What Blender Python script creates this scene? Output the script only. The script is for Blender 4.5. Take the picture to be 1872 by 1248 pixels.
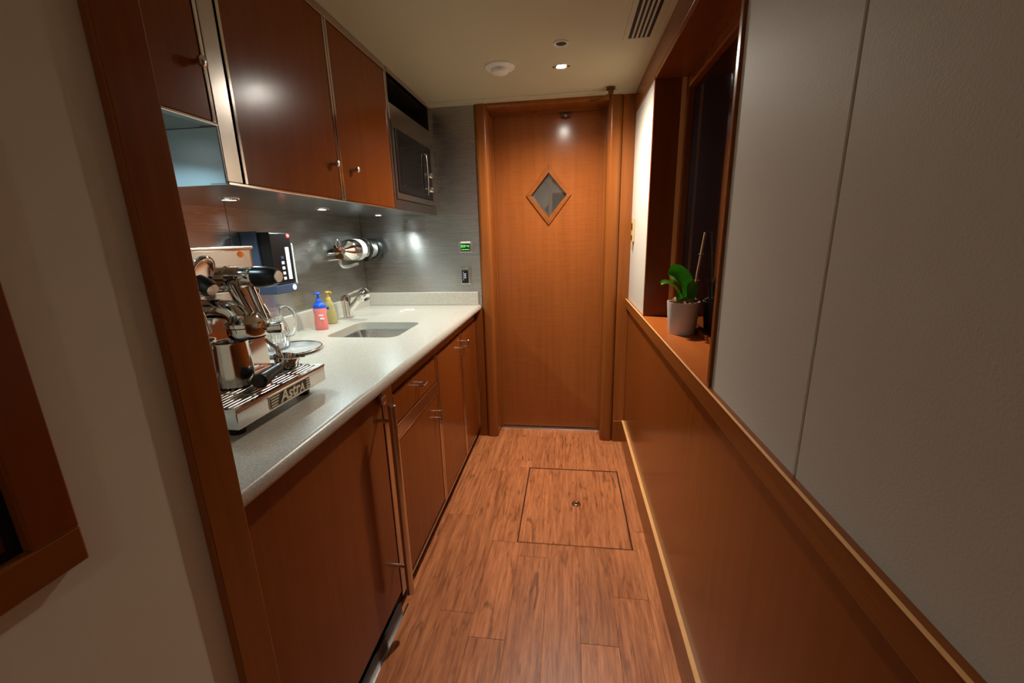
import bpy, bmesh, math, random
from mathutils import Vector, Matrix
random.seed(7)
for o in list(bpy.data.objects):
    bpy.data.objects.remove(o)
SC = bpy.context.scene
COL = SC.collection
PI = math.pi

# ---------------------------------------------------------------- camera
yaw, pit, rol = -0.138263654, -0.245381407, -0.0265869886
cam_d = bpy.data.cameras.new('camera')
cam_d.sensor_width = 36.0
cam_d.lens = 762.707 / 1872 * 36.0
cam_d.clip_start = 0.02
cam = bpy.data.objects.new('camera', cam_d)
COL.objects.link(cam)
_f = Vector((math.sin(yaw) * math.cos(pit), math.cos(yaw) * math.cos(pit), math.sin(pit)))
_r = Vector((math.cos(yaw), -math.sin(yaw), 0))
_u = _r.cross(_f)
_r2 = math.cos(rol) * _r + math.sin(rol) * _u
_u2 = -math.sin(rol) * _r + math.cos(rol) * _u
cam.matrix_world = Matrix(((_r2.x, _u2.x, -_f.x, 0), (_r2.y, _u2.y, -_f.y, 0), (_r2.z, _u2.z, -_f.z, 1.3), (0, 0, 0, 1)))
SC.camera = cam

# ---------------------------------------------------------------- world (night outside), exposure
w = bpy.data.worlds.new('night')
SC.world = w
w.use_nodes = True
w.node_tree.nodes['Background'].inputs[0].default_value = (0.02, 0.025, 0.04, 1)
w.node_tree.nodes['Background'].inputs[1].default_value = 0.15
vs = SC.view_settings
vs.view_transform = 'Standard'
vs.look = 'None'
vs.gamma = 1.0
vs.use_curve_mapping = False
vs.exposure = 0.12

# lamp powers (the lamps themselves are built further down)
DOWNLIGHT_W = 114.0
DOWNLIGHT_COL = (1.0, 0.90, 0.78)
CORRIDOR_FILL_W = 6.0
PUCK_W = 11.0
PUCK_COL = (0.78, 0.96, 0.95)

# ---------------------------------------------------------------- materials
def srgb(r, g, b):
    def c(v):
        v /= 255.0
        return v / 12.92 if v <= 0.04045 else ((v + 0.055) / 1.055) ** 2.4
    return (c(r), c(g), c(b), 1)

def new_mat(name):
    m = bpy.data.materials.new(name)
    m.use_nodes = True
    nt = m.node_tree
    return m, nt, nt.nodes['Principled BSDF']

def plain(name, col, rough=0.5, metal=0.0, coat=0.0, spec=0.5, emit=None, estr=0, trans=0, ior=1.45, noise=0.0, nscale=40, bump=0.0):
    m, nt, b = new_mat(name)
    b.inputs['Base Color'].default_value = col
    b.inputs['Roughness'].default_value = rough
    b.inputs['Metallic'].default_value = metal
    b.inputs['Coat Weight'].default_value = coat
    b.inputs['Specular IOR Level'].default_value = spec
    b.inputs['Transmission Weight'].default_value = trans
    b.inputs['IOR'].default_value = ior
    if emit:
        b.inputs['Emission Color'].default_value = emit
        b.inputs['Emission Strength'].default_value = estr
    if noise or bump:
        tc = nt.nodes.new('ShaderNodeTexCoord')
        n = nt.nodes.new('ShaderNodeTexNoise')
        n.inputs['Scale'].default_value = nscale
        n.inputs['Detail'].default_value = 4
        nt.links.new(tc.outputs['Object'], n.inputs['Vector'])
        if noise:
            mx = nt.nodes.new('ShaderNodeMix')
            mx.data_type = 'RGBA'
            mx.inputs['A'].default_value = tuple(c * (1 - noise) for c in col[:3]) + (1,)
            mx.inputs['B'].default_value = tuple(min(1, c * (1 + noise)) for c in col[:3]) + (1,)
            nt.links.new(n.outputs['Fac'], mx.inputs['Factor'])
            nt.links.new(mx.outputs['Result'], b.inputs['Base Color'])
        if bump:
            bp = nt.nodes.new('ShaderNodeBump')
            bp.inputs['Strength'].default_value = bump
            bp.inputs['Distance'].default_value = 0.002
            nt.links.new(n.outputs['Fac'], bp.inputs['Height'])
            nt.links.new(bp.outputs['Normal'], b.inputs['Normal'])
    return m

def wood(name, dark, light, grain=(14, 14, 0.7), rough=0.32, coat=0.25, rnd=0.25, figure=0.0, knots=0.0, bump=0.03, ramp=(0.3, 0.72), fine=0.0):
    m, nt, b = new_mat(name)
    L = nt.links.new
    tc = nt.nodes.new('ShaderNodeTexCoord')
    oi = nt.nodes.new('ShaderNodeObjectInfo')
    mul = nt.nodes.new('ShaderNodeVectorMath'); mul.operation = 'SCALE'
    mul.inputs[0].default_value = (7.3, 11.1, 5.7)
    L(oi.outputs['Random'], mul.inputs['Scale'])
    add = nt.nodes.new('ShaderNodeVectorMath'); add.operation = 'ADD'
    L(tc.outputs['Object'], add.inputs[0]); L(mul.outputs[0], add.inputs[1])
    mp = nt.nodes.new('ShaderNodeMapping')
    mp.inputs['Scale'].default_value = grain
    L(add.outputs[0], mp.inputs['Vector'])
    n = nt.nodes.new('ShaderNodeTexNoise')
    n.inputs['Scale'].default_value = 2.2
    n.inputs['Detail'].default_value = 7
    n.inputs['Roughness'].default_value = 0.62
    n.inputs['Distortion'].default_value = 0.35
    L(mp.outputs[0], n.inputs['Vector'])
    fac = n.outputs['Fac']
    if figure:
        mp2 = nt.nodes.new('ShaderNodeMapping')
        mp2.inputs['Scale'].default_value = (5, 5, 70)
        L(add.outputs[0], mp2.inputs['Vector'])
        n2 = nt.nodes.new('ShaderNodeTexNoise')
        n2.inputs['Scale'].default_value = 2.0
        n2.inputs['Detail'].default_value = 2
        L(mp2.outputs[0], n2.inputs['Vector'])
        mm = nt.nodes.new('ShaderNodeMix'); mm.data_type = 'FLOAT'
        mm.inputs['Factor'].default_value = figure
        L(fac, mm.inputs['A']); L(n2.outputs['Fac'], mm.inputs['B'])
        fac = mm.outputs['Result']
    if fine:
        mpf = nt.nodes.new('ShaderNodeMapping')
        mpf.inputs['Scale'].default_value = (grain[0] * 7, grain[1] * 5, grain[2])
        L(add.outputs[0], mpf.inputs['Vector'])
        nf = nt.nodes.new('ShaderNodeTexNoise')
        nf.inputs['Scale'].default_value = 1.5
        nf.inputs['Detail'].default_value = 4
        nf.inputs['Roughness'].default_value = 0.7
        L(mpf.outputs[0], nf.inputs['Vector'])
        mf = nt.nodes.new('ShaderNodeMix'); mf.data_type = 'FLOAT'
        mf.inputs['Factor'].default_value = fine
        L(fac, mf.inputs['A']); L(nf.outputs['Fac'], mf.inputs['B'])
        fac = mf.outputs['Result']
    cr = nt.nodes.new('ShaderNodeValToRGB')
    cr.color_ramp.elements[0].position = ramp[0]
    cr.color_ramp.elements[0].color = dark
    cr.color_ramp.elements[1].position = ramp[1]
    cr.color_ramp.elements[1].color = light
    L(fac, cr.inputs['Fac'])
    col = cr.outputs['Color']
    if knots:
        mp3 = nt.nodes.new('ShaderNodeMapping')
        mp3.inputs['Scale'].default_value = (grain[0] * 1.1, grain[1] * 3.0, grain[2])
        L(add.outputs[0], mp3.inputs['Vector'])
        n3 = nt.nodes.new('ShaderNodeTexNoise')
        n3.inputs['Scale'].default_value = 1.1
        n3.inputs['Detail'].default_value = 3
        n3.inputs['Distortion'].default_value = 1.2
        L(mp3.outputs[0], n3.inputs['Vector'])
        cr3 = nt.nodes.new('ShaderNodeValToRGB')
        cr3.color_ramp.elements[0].position = 0.57
        cr3.color_ramp.elements[0].color = (0, 0, 0, 1)
        cr3.color_ramp.elements[1].position = 0.72
        cr3.color_ramp.elements[1].color = (1, 1, 1, 1)
        L(n3.outputs['Fac'], cr3.inputs['Fac'])
        mk = nt.nodes.new('ShaderNodeMath'); mk.operation = 'MULTIPLY'
        mk.inputs[1].default_value = knots
        L(cr3.outputs['Color'], mk.inputs[0])
        mx = nt.nodes.new('ShaderNodeMix'); mx.data_type = 'RGBA'
        L(mk.outputs[0], mx.inputs['Factor'])
        L(col, mx.inputs['A'])
        mx.inputs['B'].default_value = tuple(c * 0.35 for c in dark[:3]) + (1,)
        col = mx.outputs['Result']
    hs = nt.nodes.new('ShaderNodeHueSaturation')
    mr = nt.nodes.new('ShaderNodeMapRange')
    mr.inputs['To Min'].default_value = 1 - rnd
    mr.inputs['To Max'].default_value = 1 + rnd
    L(oi.outputs['Random'], mr.inputs['Value'])
    L(mr.outputs['Result'], hs.inputs['Value'])
    L(col, hs.inputs['Color'])
    L(hs.outputs['Color'], b.inputs['Base Color'])
    b.inputs['Roughness'].default_value = rough
    b.inputs['Coat Weight'].default_value = coat
    b.inputs['Coat Roughness'].default_value = 0.12
    b.inputs['Specular IOR Level'].default_value = 0.28
    if bump:
        bp = nt.nodes.new('ShaderNodeBump')
        bp.inputs['Strength'].default_value = bump
        bp.inputs['Distance'].default_value = 0.003
        L(n.outputs['Fac'], bp.inputs['Height'])
        L(bp.outputs['Normal'], b.inputs['Normal'])
    return m

def brushed(name, col, rough=0.3, scale=(1.5, 1.5, 260), bump=0.12, haze=0.0, aniso=0.0, streak=0.0):
    m, nt, b = new_mat(name)
    L = nt.links.new
    tc = nt.nodes.new('ShaderNodeTexCoord')
    mp = nt.nodes.new('ShaderNodeMapping')
    mp.inputs['Scale'].default_value = scale
    L(tc.outputs['Object'], mp.inputs['Vector'])
    n = nt.nodes.new('ShaderNodeTexNoise')
    n.inputs['Scale'].default_value = 1.6
    n.inputs['Detail'].default_value = 5
    L(mp.outputs[0], n.inputs['Vector'])
    mr = nt.nodes.new('ShaderNodeMapRange')
    mr.inputs['To Min'].default_value = rough * 0.75
    mr.inputs['To Max'].default_value = rough * 1.3
    L(n.outputs['Fac'], mr.inputs['Value'])
    L(mr.outputs['Result'], b.inputs['Roughness'])
    bp = nt.nodes.new('ShaderNodeBump')
    bp.inputs['Strength'].default_value = bump
    bp.inputs['Distance'].default_value = 0.001
    L(n.outputs['Fac'], bp.inputs['Height'])
    L(bp.outputs['Normal'], b.inputs['Normal'])
    b.inputs['Base Color'].default_value = col
    b.inputs['Metallic'].default_value = 1.0
    if aniso:
        tv = nt.nodes.new('ShaderNodeCombineXYZ')
        tv.inputs[2].default_value = 1.0
        b.inputs['Anisotropic'].default_value = aniso
        L(tv.outputs[0], b.inputs['Tangent'])
    if streak:
        mps = nt.nodes.new('ShaderNodeMapping')
        mps.inputs['Scale'].default_value = (scale[0] * 0.8, scale[1] * 0.8, scale[2] * 0.32)
        L(tc.outputs['Object'], mps.inputs['Vector'])
        ns = nt.nodes.new('ShaderNodeTexNoise')
        ns.inputs['Scale'].default_value = 1.0
        ns.inputs['Detail'].default_value = 6
        ns.inputs['Roughness'].default_value = 0.7
        L(mps.outputs[0], ns.inputs['Vector'])
        mxs = nt.nodes.new('ShaderNodeMix'); mxs.data_type = 'RGBA'
        mxs.inputs['A'].default_value = tuple(c * (1 - streak) for c in col[:3]) + (1,)
        mxs.inputs['B'].default_value = tuple(min(1, c * (1 + streak)) for c in col[:3]) + (1,)
        L(ns.outputs['Fac'], mxs.inputs['Factor'])
        L(mxs.outputs['Result'], b.inputs['Base Color'])
    if haze:
        b2 = nt.nodes.new('ShaderNodeBsdfPrincipled')
        b2.inputs['Base Color'].default_value = col
        b2.inputs['Metallic'].default_value = 1.0
        b2.inputs['Roughness'].default_value = 0.58
        L(bp.outputs['Normal'], b2.inputs['Normal'])
        ms = nt.nodes.new('ShaderNodeMixShader')
        ms.inputs[0].default_value = haze
        L(b.outputs[0], ms.inputs[1]); L(b2.outputs[0], ms.inputs[2])
        L(ms.outputs[0], nt.nodes['Material Output'].inputs['Surface'])
    return m

def stone(name):
    m, nt, b = new_mat(name)
    L = nt.links.new
    tc = nt.nodes.new('ShaderNodeTexCoord')
    n = nt.nodes.new('ShaderNodeTexNoise')
    n.inputs['Scale'].default_value = 420
    n.inputs['Detail'].default_value = 3
    L(tc.outputs['Object'], n.inputs['Vector'])
    cr = nt.nodes.new('ShaderNodeValToRGB')
    cr.color_ramp.elements[0].position = 0.35
    cr.color_ramp.elements[0].color = srgb(158, 151, 138)
    cr.color_ramp.elements[1].position = 0.62
    cr.color_ramp.elements[1].color = srgb(196, 190, 178)
    L(n.outputs['Fac'], cr.inputs['Fac'])
    L(cr.outputs['Color'], b.inputs['Base Color'])
    b.inputs['Roughness'].default_value = 0.3
    return m

M = {}
M['cherry'] = wood('cherry_wood', srgb(118, 59, 20), srgb(129, 66, 23), rough=0.21, coat=0.0, rnd=0.04)
M['cherry_door'] = wood('cherry_wood_figured', srgb(132, 71, 31), srgb(150, 85, 40), rough=0.18, coat=0.0, rnd=0.0, figure=0.35)
M['cherry_trim'] = wood('cherry_trim_lengthwise', srgb(122, 66, 25), srgb(138, 77, 31), grain=(14, 0.8, 14), rough=0.26, coat=0.0, rnd=0.05)
M['cherry_case'] = wood('cherry_casing', srgb(126, 69, 28), srgb(144, 82, 35), rough=0.24, coat=0.0, rnd=0.04)
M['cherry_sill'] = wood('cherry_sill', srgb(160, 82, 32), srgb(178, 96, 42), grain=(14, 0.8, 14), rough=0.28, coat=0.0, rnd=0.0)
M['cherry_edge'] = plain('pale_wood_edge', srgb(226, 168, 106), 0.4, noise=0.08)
M['oak'] = wood('oak_floor', srgb(136, 74, 40), srgb(212, 136, 86), grain=(30, 2.0, 30), rough=0.40, coat=0.03, rnd=0.13, knots=0.6, bump=0.06, fine=0.35, ramp=(0.34, 0.66))
M['oak_gap'] = plain('floor_joint', srgb(120, 66, 38), 0.6)
M['vinyl'] = plain('cream_vinyl', srgb(200, 195, 182), 0.55, bump=0.16, nscale=340)
M['paint'] = plain('cream_paint', srgb(216, 206, 186), 0.65, bump=0.05, nscale=120)
M['seam'] = plain('dark_seam', srgb(60, 52, 42), 0.8)
M['ceil'] = plain('ceiling_paint', srgb(188, 183, 154), 0.6)
M['white'] = plain('white_plastic', srgb(228, 226, 220), 0.4)
M['steel'] = brushed('brushed_steel', (0.42, 0.395, 0.365, 1), 0.25, bump=0.25, haze=0.18, aniso=0.85, streak=0.18)
M['steel_under'] = brushed('brushed_steel_under', (0.42, 0.39, 0.36, 1), 0.18, scale=(260, 1.5, 1.5), bump=0.05)
M['steel_frame'] = brushed('steel_frame', (0.50, 0.46, 0.42, 1), 0.22, scale=(200, 200, 2), bump=0.05)
M['chrome'] = plain('chrome', (0.80, 0.78, 0.75, 1), 0.07, 1.0)
M['gunmetal'] = plain('gunmetal', srgb(48, 47, 46), 0.45, 0.0)
M['satin_panel'] = plain('satin_aluminium_panel', (0.40, 0.47, 0.48, 1), 0.38, 0.6)
M['satin'] = plain('satin_steel', (0.66, 0.63, 0.60, 1), 0.22, 1.0)
M['polished'] = plain('polished_steel', (0.72, 0.68, 0.64, 1), 0.12, 1.0)
M['sink'] = brushed('sink_steel', (0.60, 0.60, 0.58, 1), 0.26, scale=(3, 160, 3), bump=0.05)
M['black'] = plain('black_plastic', srgb(16, 16, 18), 0.28)
M['blackmatt'] = plain('black_matt', srgb(12, 10, 10), 0.75)
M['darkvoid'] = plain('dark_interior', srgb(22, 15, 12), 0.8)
M['stone'] = stone('solid_surface_stone')
M['glass'] = plain('clear_glass', (1, 1, 1, 1), 0.02, trans=1.0, ior=1.48)
M['crystal'] = plain('cut_crystal', (0.97, 0.99, 1, 1), 0.03, trans=1.0, ior=1.52)
M['nightglass'] = plain('dark_window_glass', srgb(8, 8, 10), 0.06, spec=0.5)
M['doorglass'] = plain('door_pane_glass', srgb(225, 222, 215), 0.02, trans=0.96, ior=1.45)
M['mwglass'] = plain('oven_door_glass', srgb(14, 12, 11), 0.08)
M['lamp'] = plain('lamp_lens', (1, 1, 1, 1), 0.4, emit=(1.0, 0.93, 0.82, 1), estr=600)
M['puck'] = plain('puck_lens', (1, 1, 1, 1), 0.4, emit=(0.85, 0.95, 1.0, 1), estr=14)
M['redled'] = plain('red_led', (0.8, 0.02, 0.02, 1), 0.3, emit=(1, 0.03, 0.03, 1), estr=6)
M['greenled'] = plain('green_led', (0.1, 0.6, 0.1, 1), 0.3, emit=(0.15, 0.9, 0.12, 1), estr=2.2)
M['blueled'] = plain('white_led', (0.8, 0.85, 1, 1), 0.3, emit=(0.75, 0.82, 1, 1), estr=1.6)
M['amber'] = plain('amber_lens', srgb(190, 84, 16), 0.15, emit=(0.8, 0.2, 0.02, 1), estr=0.35)
M['pink'] = plain('pink_soap_bottle', srgb(236, 128, 122), 0.35)
M['bluepump'] = plain('blue_pump', srgb(30, 80, 190), 0.3)
M['goldpump'] = plain('gold_pump', srgb(206, 160, 62), 0.3)
M['yellowsoap'] = plain('yellow_soap_bottle', srgb(206, 192, 132), 0.15, trans=0.45)
M['print'] = plain('white_print', srgb(240, 240, 240), 0.5)
M['leaf'] = plain('orchid_leaf', srgb(84, 156, 44), 0.26, noise=0.3, nscale=30)
M['pot'] = plain('matt_ceramic', srgb(205, 200, 196), 0.45)
M['bark'] = plain('bark_chips', srgb(150, 108, 72), 0.8, noise=0.35, nscale=60)
M['cane'] = plain('cane_stick', srgb(180, 146, 108), 0.6, noise=0.1)
M['badge'] = plain('badge_dark', srgb(52, 40, 26), 0.35)
M['badgetext'] = plain('badge_cream', srgb(232, 216, 184), 0.35)
M['bluegrey'] = plain('smoked_blue_plastic', srgb(62, 74, 96), 0.15)
M['panelbrown'] = plain('dark_brown_panel', srgb(72, 30, 16), 0.35, noise=0.15, nscale=8)
M['aluminium'] = plain('aluminium', (0.82, 0.81, 0.79, 1), 0.3, 1.0)
M['brass'] = plain('antique_brass', srgb(120, 84, 44), 0.3, 1.0)
M['plate'] = plain('bright_silver_plate', (0.93, 0.93, 0.92, 1), 0.28, 0.7)
M['beige'] = plain('beige_plastic', srgb(196, 170, 118), 0.45)
M['redtag'] = plain('red_tag', srgb(190, 40, 50), 0.5)
M['greyroom'] = plain('grey_room_paint', srgb(150, 140, 126), 0.7)

# ---------------------------------------------------------------- geometry helpers
LOC = {}
def thing(name, label, cat, loc, group=None):
    o = bpy.data.objects.new(name, None)
    o.empty_display_size = 0.05
    COL.objects.link(o)
    o.location = loc
    LOC[o.name] = Vector(loc)
    o['label'] = label
    o['category'] = cat
    if group:
        o['group'] = group
    return o

def wloc(o):
    v = Vector((0, 0, 0))
    while o:
        v = v + Vector(o.location)
        o = o.parent
    return v

def add(name, bm, mat, parent=None, smooth=False, label=None, cat=None, group=None, kind=None, origin=None):
    """link a bmesh given in world coordinates as one mesh object"""
    base = wloc(parent) if parent else Vector((0, 0, 0))
    if origin is None:
        if parent is None:
            xs = [v.co for v in bm.verts]
            origin = Vector((sum(v.x for v in xs) / len(xs), sum(v.y for v in xs) / len(xs), min(v.z for v in xs)))
        else:
            origin = base
    origin = Vector(origin)
    bmesh.ops.recalc_face_normals(bm, faces=bm.faces[:])
    bmesh.ops.translate(bm, verts=bm.verts[:], vec=-origin)
    me = bpy.data.meshes.new(name)
    bm.to_mesh(me)
    bm.free()
    if smooth:
        for p in me.polygons:
            p.use_smooth = True
        try:
            me.set_sharp_from_angle(angle=math.radians(38))
        except Exception:
            pass
    me.materials.append(M[mat] if isinstance(mat, str) else mat)
    o = bpy.data.objects.new(name, me)
    COL.objects.link(o)
    o.parent = parent
    o.location = origin - base
    if label: o['label'] = label
    if cat: o['category'] = cat
    if group: o['group'] = group
    if kind: o['kind'] = kind
    return o

def box(x0, x1, y0, y1, z0, z1, bev=0.0, seg=2):
    bm = bmesh.new()
    bmesh.ops.create_cube(bm, size=1)
    for v in bm.verts:
        v.co = Vector(((x0 + x1) / 2 + v.co.x * (x1 - x0), (y0 + y1) / 2 + v.co.y * (y1 - y0), (z0 + z1) / 2 + v.co.z * (z1 - z0)))
    if bev:
        bmesh.ops.bevel(bm, geom=bm.edges[:], offset=bev, segments=seg, affect='EDGES', profile=0.5)
    return bm

def bevel_edges(bm, fn, off, seg=6):
    es = [e for e in bm.edges if fn(e.verts[0].co, e.verts[1].co)]
    bmesh.ops.bevel(bm, geom=es, offset=off, segments=seg, affect='EDGES', profile=0.5)
    return bm

def merge(*bms):
    out = bmesh.new()
    for b in bms:
        me = bpy.data.meshes.new('tmp')
        b.to_mesh(me)
        b.free()
        out.from_mesh(me)
        bpy.data.meshes.remove(me)
    return out

def frame_axes(d):
    d = Vector(d).normalized()
    a = Vector((0, 0, 1)) if abs(d.z) < 0.9 else Vector((1, 0, 0))
    u = d.cross(a).normalized()
    v = d.cross(u).normalized()
    return d, u, v

def revolve(profile, p0, d, seg=28, u0=None):
    """profile: list of (radius, distance along axis d from p0); closed with caps if radius 0"""
    bm = bmesh.new()
    d, u, v = frame_axes(d)
    p0 = Vector(p0)
    rings = []
    for r, h in profile:
        c = p0 + d * h
        if r <= 1e-6:
            rings.append([bm.verts.new(c)])
        else:
            rings.append([bm.verts.new(c + (u * math.cos(2 * PI * i / seg) + v * math.sin(2 * PI * i / seg)) * r) for i in range(seg)])
    for a, b in zip(rings[:-1], rings[1:]):
        if len(a) == 1 and len(b) == 1:
            continue
        for i in range(seg):
            j = (i + 1) % seg
            if len(a) == 1:
                bm.faces.new((a[0], b[i], b[j]))
            elif len(b) == 1:
                bm.faces.new((a[i], a[j], b[0]))
            else:
                bm.faces.new((a[i], a[j], b[j], b[i]))
    return bm

def cyl(p0, p1, r, r1=None, seg=24, bev=0.0):
    p0, p1 = Vector(p0), Vector(p1)
    L = (p1 - p0).length
    r1 = r if r1 is None else r1
    if bev:
        prof = [(0, 0), (r - bev, 0), (r, bev), (r1, L - bev), (r1 - bev, L), (0, L)]
    else:
        prof = [(0, 0), (r, 0), (r1, L), (0, L)]
    return revolve(prof, p0, p1 - p0, seg)

def tube(pts, r, seg=12, closed=False):
    bm = bmesh.new()
    pts = [Vector(p) for p in pts]
    n = len(pts)
    rr = r if isinstance(r, (list, tuple)) else [r] * n
    rings = []
    prev = None
    for i, p in enumerate(pts):
        if closed:
            t = pts[(i + 1) % n] - pts[i - 1]
        else:
            t = pts[min(i + 1, n - 1)] - pts[max(i - 1, 0)]
        t.normalize()
        if prev is None:
            _, u, v = frame_axes(t)
        else:
            u = prev - t * prev.dot(t)
            u.normalize()
            v = t.cross(u)
        prev = u
        rings.append([bm.verts.new(p + (u * math.cos(2 * PI * k / seg) + v * math.sin(2 * PI * k / seg)) * rr[i]) for k in range(seg)])
    pairs = list(zip(rings[:-1], rings[1:]))
    if closed:
        pairs.append((rings[-1], rings[0]))
    for a, b in pairs:
        for k in range(seg):
            j = (k + 1) % seg
            bm.faces.new((a[k], a[j], b[j], b[k]))
    if not closed:
        bm.faces.new(rings[0][::-1])
        bm.faces.new(rings[-1])
    return bm

def smooth_path(ctrl, n=8):
    """Catmull-Rom through control points"""
    P = [Vector(c) for c in ctrl]
    P = [P[0] * 2 - P[1]] + P + [P[-1] * 2 - P[-2]]
    out = []
    for i in range(1, len(P) - 2):
        for k in range(n):
            t = k / n
            a, b, c, d = P[i - 1], P[i], P[i + 1], P[i + 2]
            out.append(0.5 * ((2 * b) + (-a + c) * t + (2 * a - 5 * b + 4 * c - d) * t * t + (-a + 3 * b - 3 * c + d) * t ** 3))
    out.append(P[-2])
    return out

def extrude_poly(loops, to3, d):
    """loops[0] outer, others holes (2D); to3 maps (a,b)->Vector on front face; d: Vector thickness"""
    bm = bmesh.new()
    edges = []
    for lp in loops:
        vs_ = [bm.verts.new(to3(*p)) for p in lp]
        for i in range(len(vs_)):
            edges.append(bm.edges.new((vs_[i], vs_[(i + 1) % len(vs_)])))
    bmesh.ops.triangle_fill(bm, use_beauty=True, use_dissolve=False, edges=edges)
    r = bmesh.ops.extrude_face_region(bm, geom=bm.faces[:])
    bmesh.ops.translate(bm, verts=[g for g in r['geom'] if isinstance(g, bmesh.types.BMVert)], vec=Vector(d))
    return bm

def rrect(a0, a1, b0, b1, r, n=6):
    pts = []
    for cx, cy, s in ((a1 - r, b1 - r, 0), (a0 + r, b1 - r, 1), (a0 + r, b0 + r, 2), (a1 - r, b0 + r, 3)):
        for i in range(n + 1):
            t = (s + i / n) * PI / 2
            pts.append((cx + r * math.cos(t), cy + r * math.sin(t)))
    return pts

def text_bm(s, size, org, right, up, depth=0.001, shear=0.0, align='CENTER', bold=0.0):
    cu = bpy.data.curves.new('lettering', 'FONT')
    cu.body = s
    cu.size = size
    cu.align_x = align
    cu.align_y = 'CENTER'
    cu.shear = shear
    cu.extrude = depth
    cu.offset = bold
    cu.resolution_u = 3
    ob = bpy.data.objects.new('lettering', cu)
    COL.objects.link(ob)
    bpy.context.view_layer.update()
    me = bpy.data.meshes.new_from_object(ob.evaluated_get(bpy.context.evaluated_depsgraph_get()))
    bpy.data.objects.remove(ob)
    bpy.data.curves.remove(cu)
    bm = bmesh.new()
    bm.from_mesh(me)
    bpy.data.meshes.remove(me)
    right, up = Vector(right).normalized(), Vector(up).normalized()
    nrm = right.cross(up)
    for v in bm.verts:
        c = v.co.copy()
        v.co = Vector(org) + right * c.x + up * c.y + nrm * c.z
    return bm

def struct(name, bm, mat, parent=None, smooth=False):
    o = add(name, bm, mat, parent, smooth)
    if parent is None:
        o['kind'] = 'structure'
    return o

# key dimensions
XC = -0.542      # worktop front edge
XF = -0.575      # base cabinet front
XU = -0.79       # wall cabinet front
XB = -1.2835     # steel back wall
YE = 2.54        # end wall
YD = 2.69        # door leaf
ZT = 0.895       # worktop top
ZU = 1.436       # wall cabinet underside
ZC = 2.03        # ceiling
XR = 0.352       # right wall
YB = -1.7        # rear wall, behind the viewer
YP = 0.530       # near end of the galley recess

# ================================================================ SETTING
# ---- floor: bedding slab, separate planks
floor = struct('floor', box(-1.40, 0.60, YB, 2.75, -0.06, -0.0045), 'oak_gap')
HX0, HX1, HY0, HY1 = -0.2185, 0.2795, 1.548, 2.162
PWD = 0.1245
col_x = -0.70
k = 0
def plank(x0, x1, y0, y1, parent, name='plank'):
    return add(name, box(x0 + 0.0003, x1 - 0.0003, y0 + 0.0004, y1 - 0.0004, -0.004, random.uniform(-0.0003, 0.0), 0.0005, 1), 'oak', parent)
while col_x < 0.36:
    x0, x1 = col_x, min(col_x + PWD, 0.36)
    y = YB - random.uniform(0, 0.9)
    while y < YD:
        y1 = y + random.uniform(0.75, 1.25)
        a, b = max(y, YB), min(y1, YD + 0.03)
        if YD + 0.03 - b < 0.15:
            b = YD + 0.03
        # cut around the hatch
        if x1 > HX0 and x0 < HX1 and b > HY0 and a < HY1:
            if x0 < HX0 - 0.005:
                plank(x0, HX0, max(a, HY0), min(b, HY1), floor)
            if x1 > HX1 + 0.005:
                plank(HX1, x1, max(a, HY0), min(b, HY1), floor)
            if a < HY0 - 0.01:
                plank(x0, x1, a, HY0, floor)
            if b > HY1 + 0.01:
                plank(x0, x1, HY1, b, floor)
        elif b > a + 0.01:
            plank(x0, x1, a, b, floor)
        y = y1
    col_x += PWD

# ---- hatch in the floor
hatch = thing('floor_hatch', 'square lift-out floor hatch of oak boards edged in thin metal', 'hatch', ((HX0 + HX1) / 2, (HY0 + HY1) / 2, 0))
e = 0.0030
add('rim', extrude_poly([[(HX0, HY0), (HX1, HY0), (HX1, HY1), (HX0, HY1)], [(HX0 + e, HY0 + e), (HX1 - e, HY0 + e), (HX1 - e, HY1 - e), (HX0 + e, HY1 - e)]], lambda a, b: Vector((a, b, 0.0008)), (0, 0, -0.004)), 'chrome', hatch, label='thin bright metal rim')
add('gap', extrude_poly([[(HX0 + e, HY0 + e), (HX1 - e, HY0 + e), (HX1 - e, HY1 - e), (HX0 + e, HY1 - e)], [(HX0 + 2 * e, HY0 + 2 * e), (HX1 - 2 * e, HY0 + 2 * e), (HX1 - 2 * e, HY1 - 2 * e), (HX0 + 2 * e, HY1 - 2 * e)]], lambda a, b: Vector((a, b, -0.0015)), (0, 0, -0.003)), 'blackmatt', hatch)
edges_x = [HX0 + 2 * e] + [x for x in [-0.70 + PWD * i for i in range(1, 9)] if HX0 + 0.03 < x < HX1 - 0.02] + [HX1 - 2 * e]
for i in range(len(edges_x) - 1):
    plank(edges_x[i], edges_x[i + 1], HY0 + 2 * e, HY1 - 2 * e, hatch, 'board')
hp = (0.045, 1.846)
hr = add('pull_ring', revolve([(0.0, 0.0012), (0.010, 0.0012), (0.012, 0.0005), (0.016, 0.0005), (0.0175, 0.003), (0.0215, 0.0035), (0.0235, 0.001), (0.0235, -0.002)], (hp[0], hp[1], 0), (0, 0, 1), 32), 'chrome', hatch, True, label='round chrome lift ring')
add('keyhole', box(hp[0] - 0.008, hp[0] + 0.008, hp[1] - 0.0025, hp[1] + 0.0025, 0.001, 0.0018), 'black', hr)

# ---- ceiling
ceiling = struct('ceiling', box(-1.40, 0.60, YB, YE + 0.3, ZC, ZC + 0.05), 'ceil')
struct('trim_1', bevel_edges(box(-0.79, XR, 2.47, YE + 0.005, ZC - 0.008, ZC + 0.003), lambda a, b: abs(a.y - 2.47) < 1e-4 and abs(b.y - 2.47) < 1e-4 and a.z < ZC - 0.005 and b.z < ZC - 0.005, 0.006, 4), 'ceil')
struct('trim_2', box(0.326, XR + 0.01, YB, 2.47, ZC - 0.007, ZC + 0.003, 0.002), 'ceil')

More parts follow.
